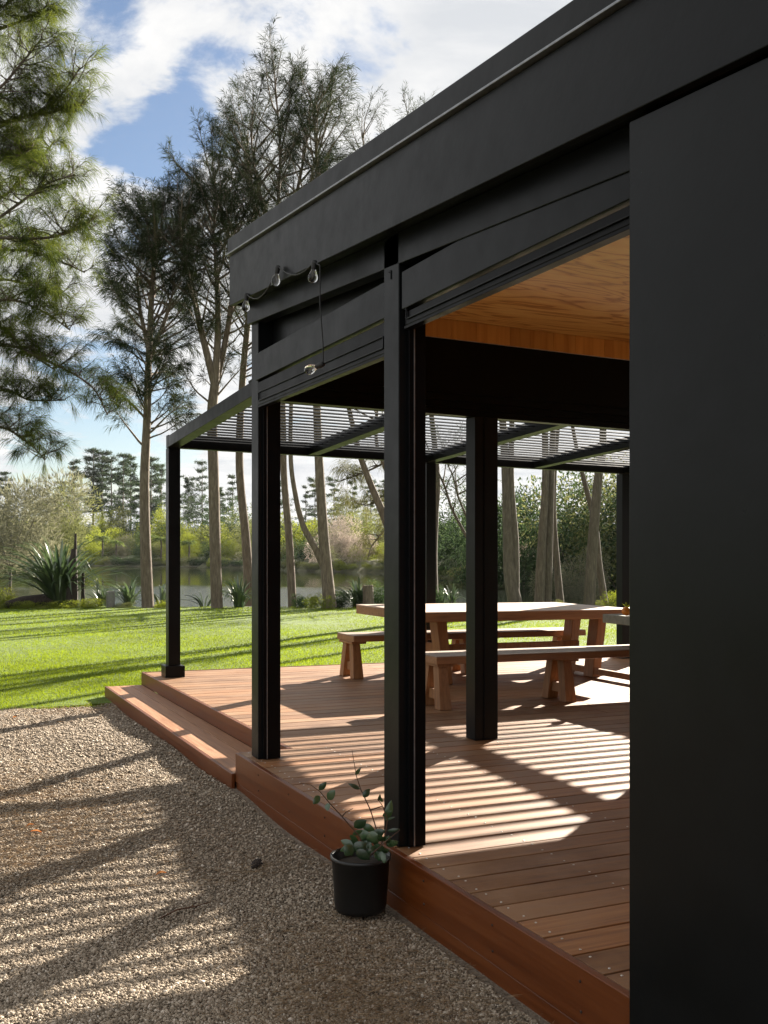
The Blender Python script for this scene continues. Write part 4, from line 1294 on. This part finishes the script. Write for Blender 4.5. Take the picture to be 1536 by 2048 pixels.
mb = MB(); mb.tube([(0, 0, -.05), (.01, 0, .3), (0, .01, .62)], [.16, .15, .145], 10)
o = mb.build('tree_stump', M['trunk']); o.location = b; tag(o, 'sawn pale stump beyond the left end of the table', 'stump')

# planting along the lawn edge
EDGE = [
    ('yellow shrub at the far left of the lawn edge', 8, 1212, 27.3, 1.15, .62, 'bush', 'lime'), ('bright ground cover under the great flax', 100, 1212, 27.2, 1.1, .28, 'bush', 'lime'),
    ('low bright ground cover left of the grey drum', 165, 1213, 27.2, 1.0, .30, 'bush', 'lime'), ('pale low tuft right of the grey drum', 245, 1214, 27.3, .7, .22, 'fine', 'olive'),
    ('low green tuft between the slender trunk and the pergola post', 330, 1213, 27.4, .6, .3, 'bush', 'lime'), ('yellow ground cover tuft beside the dark log', 45, 1214, 27.1, .6, .25, 'bush', 'lime'),
    ('dark low bush between the thin trunk and the forked trunk', 606, 1214, 27.6, .75, .45, 'bush', 'dark'), ('bright green ferny bush before the forked trunk', 645, 1214, 27.0, .75, .55, 'bush', 'lime'),
    ('dark bush right of the forked trunk', 690, 1214, 27.5, .85, .5, 'bush', 'dark'), ('tall dark bush behind the table end', 752, 1212, 28.0, 1.0, .85, 'bush', 'dark'),
    ('dark leafy bush under the bare crossing branches', 862, 1212, 28.0, .8, .75, 'bush', 'dark'), ('green bush at the right end of the lawn edge', 1235, 1212, 27.3, .9, .55, 'bush', 'lime'),
    ('small green tuft between the dark stems', 1112, 1212, 27.6, .5, .28, 'bush', 'olive'), ('low olive tuft at the dark stems', 1205, 1213, 27.3, .5, .3, 'bush', 'olive')]
for i, (lab, px, py, D, ww, hh, kd, mk) in enumerate(EDGE):
    b = at(px, py, D); b.z = G - .03
    shrub('edge_shrub', lab, 'shrub', b, ww, hh, (kd, i % 3), mk)

# pampas grass
pr = empty('pampas_grass', put(1048, 58), 'pampas grass with pale plumes on the bank behind the dark stems', 'pampas grass')
n = 500; aa = RNG.uniform(0, 6.28, n); ee = RNG.uniform(.5, 1.35, n)
Dv = np.stack([np.cos(aa) * np.cos(ee), np.sin(aa) * np.cos(ee), np.sin(ee)], -1)
V, Fc = strands(RNG.normal(0, .12, (n, 3)) * np.array([1, 1, .2]), Dv, RNG.uniform(1.0, 2.1, n), .03, .28)
npmesh('leaves', V, Fc, M['dark'], pr, var=np.repeat(RNG.random(n), 4))
mb = MB(); P, Dv = [], []
for k in range(13):
    a = random.uniform(0, 6.28); tip = np.array([math.cos(a) * random.uniform(.1, .9), math.sin(a) * random.uniform(.1, .9), random.uniform(2.2, 3.1)])
    mb.tube([(0, 0, 0), tuple(tip * .5 + np.array([0, 0, .25])), tuple(tip)], [.014, .012, .01], 4)
    for j in range(90):
        P.append(tip + np.array([0, 0, random.uniform(-.1, .62)])); Dv.append((random.gauss(0, .35) + .1, random.gauss(0, .35), random.uniform(.5, 1)))
mb.build('stalks', M['tan'], pr)
V, Fc = strands(np.array(P), np.array(Dv), RNG.uniform(.12, .26, len(P)), .02, .3)
npmesh('plumes', V, Fc, M['pampas'], pr, var=np.repeat(RNG.random(len(P)), 4))

# ------------------------------------------------------------------ the air
mb = MB(); mb.box(-900, 1100, -700, 1100, -2.7, 40)
hz = mb.build('haze', M['glass']); tag(hz, 'pale morning air thinning the far bank', kind='stuff')
hm = bpy.data.materials.new('haze_air'); hm.use_nodes = True
hn = hm.node_tree.nodes; hn.remove(hn['Principled BSDF'])
pv = hn.new('ShaderNodeVolumePrincipled'); pv.inputs['Color'].default_value = (.82, .87, .93, 1); pv.inputs['Density'].default_value = .00008; pv.inputs['Anisotropy'].default_value = .2
hm.node_tree.links.new(pv.outputs[0], hn['Material Output'].inputs['Volume'])
hz.data.materials.clear(); hz.data.materials.append(hm)

# ------------------------------------------------------------------ small things on the gravel
def on_gravel(px, py, lift=.0):
    D = F * (H - G - .02) / (py - HZ); w = at(px, py, D)
    return Vector((w.x, w.y, G + .012 + float(wob(w.x, w.y)) + lift))


a_, b_ = on_gravel(318, 1848, .02), on_gravel(422, 1812, .02)
mb = MB(); L_ = b_ - a_
mb.tube([(0, 0, 0), tuple(L_ * .35 + Vector((0, .015, .008))), tuple(L_ * .7 + Vector((0, -.01, .006))), tuple(L_)], [.0035, .004, .003, .0018], 6)
mb.tube([tuple(L_ * .55), tuple(L_ * .7 + Vector((.02, .05, .01)))], [.002, .001], 5)
o = mb.build('twig', M['stem']); o.location = a_; tag(o, 'thin dark twig lying on the gravel in the shade', 'twig')
c_ = on_gravel(512, 1727, .018)
mb = MB()
mb.lathe([(.001, -.03), (.012, -.026), (.019, -.01), (.020, .004), (.014, .02), (.006, .031), (.001, .034)], (0, 0, 0), (.8, .5, .15), 12)
ax = Vector((.8, .5, .15)).normalized()
for k in range(46):
    t = -.024 + .052 * k / 46; an = k * 2.4; u = ax.orthogonal().normalized(); w_ = ax.cross(u); r_ = .019 * math.sqrt(max(.05, 1 - (t / .034) ** 2))
    d = u * math.cos(an) + w_ * math.sin(an); p = ax * t + d * r_; q = p + d * .007 + ax * .006; s_ = ax.cross(d) * .006
    mb.add([p - s_, p + s_, q + s_ * .6, q - s_ * .6], [(0, 1, 2, 3)])
o = mb.build('pine_cone', M['stump']); o.location = c_; tag(o, 'small dark cone lying alone on the shaded gravel', 'cone')
for px, py, sz in ((322, 1746, .05), (72, 1668, .06), (60, 1655, .045), (30, 1440, .06), (440, 1560, .04), ):
    p = on_gravel(px, py, .018)
    vs, fs = [], []
    a = random.uniform(0, 6.28); d = Vector((math.cos(a), math.sin(a), .1)); sd = Vector((-math.sin(a), math.cos(a), .15))
    for k in range(6):
        t = k / 5; w_ = sz * .28 * math.sin(math.pi * min(.98, max(.03, t))) ; c0 = d * sz * (t - .5) + Vector((0, 0, .008 * math.sin(math.pi * t)))
        vs += [tuple(c0 - sd * w_ + Vector((0, 0, .006))), tuple(c0), tuple(c0 + sd * w_ + Vector((0, 0, .004)))]
    for k in range(5):
        q = k * 3; fs += [(q, q + 1, q + 4, q + 3), (q + 1, q + 2, q + 5, q + 4)]
    o = npmesh('fallen_leaf', np.array(vs), np.array(fs), M['dryleaf'], var=np.full(len(vs), random.random())); o.location = p
    tag(o, 'dry orange brown leaf fallen on the gravel', 'leaf', 'fallen leaves on the gravel')
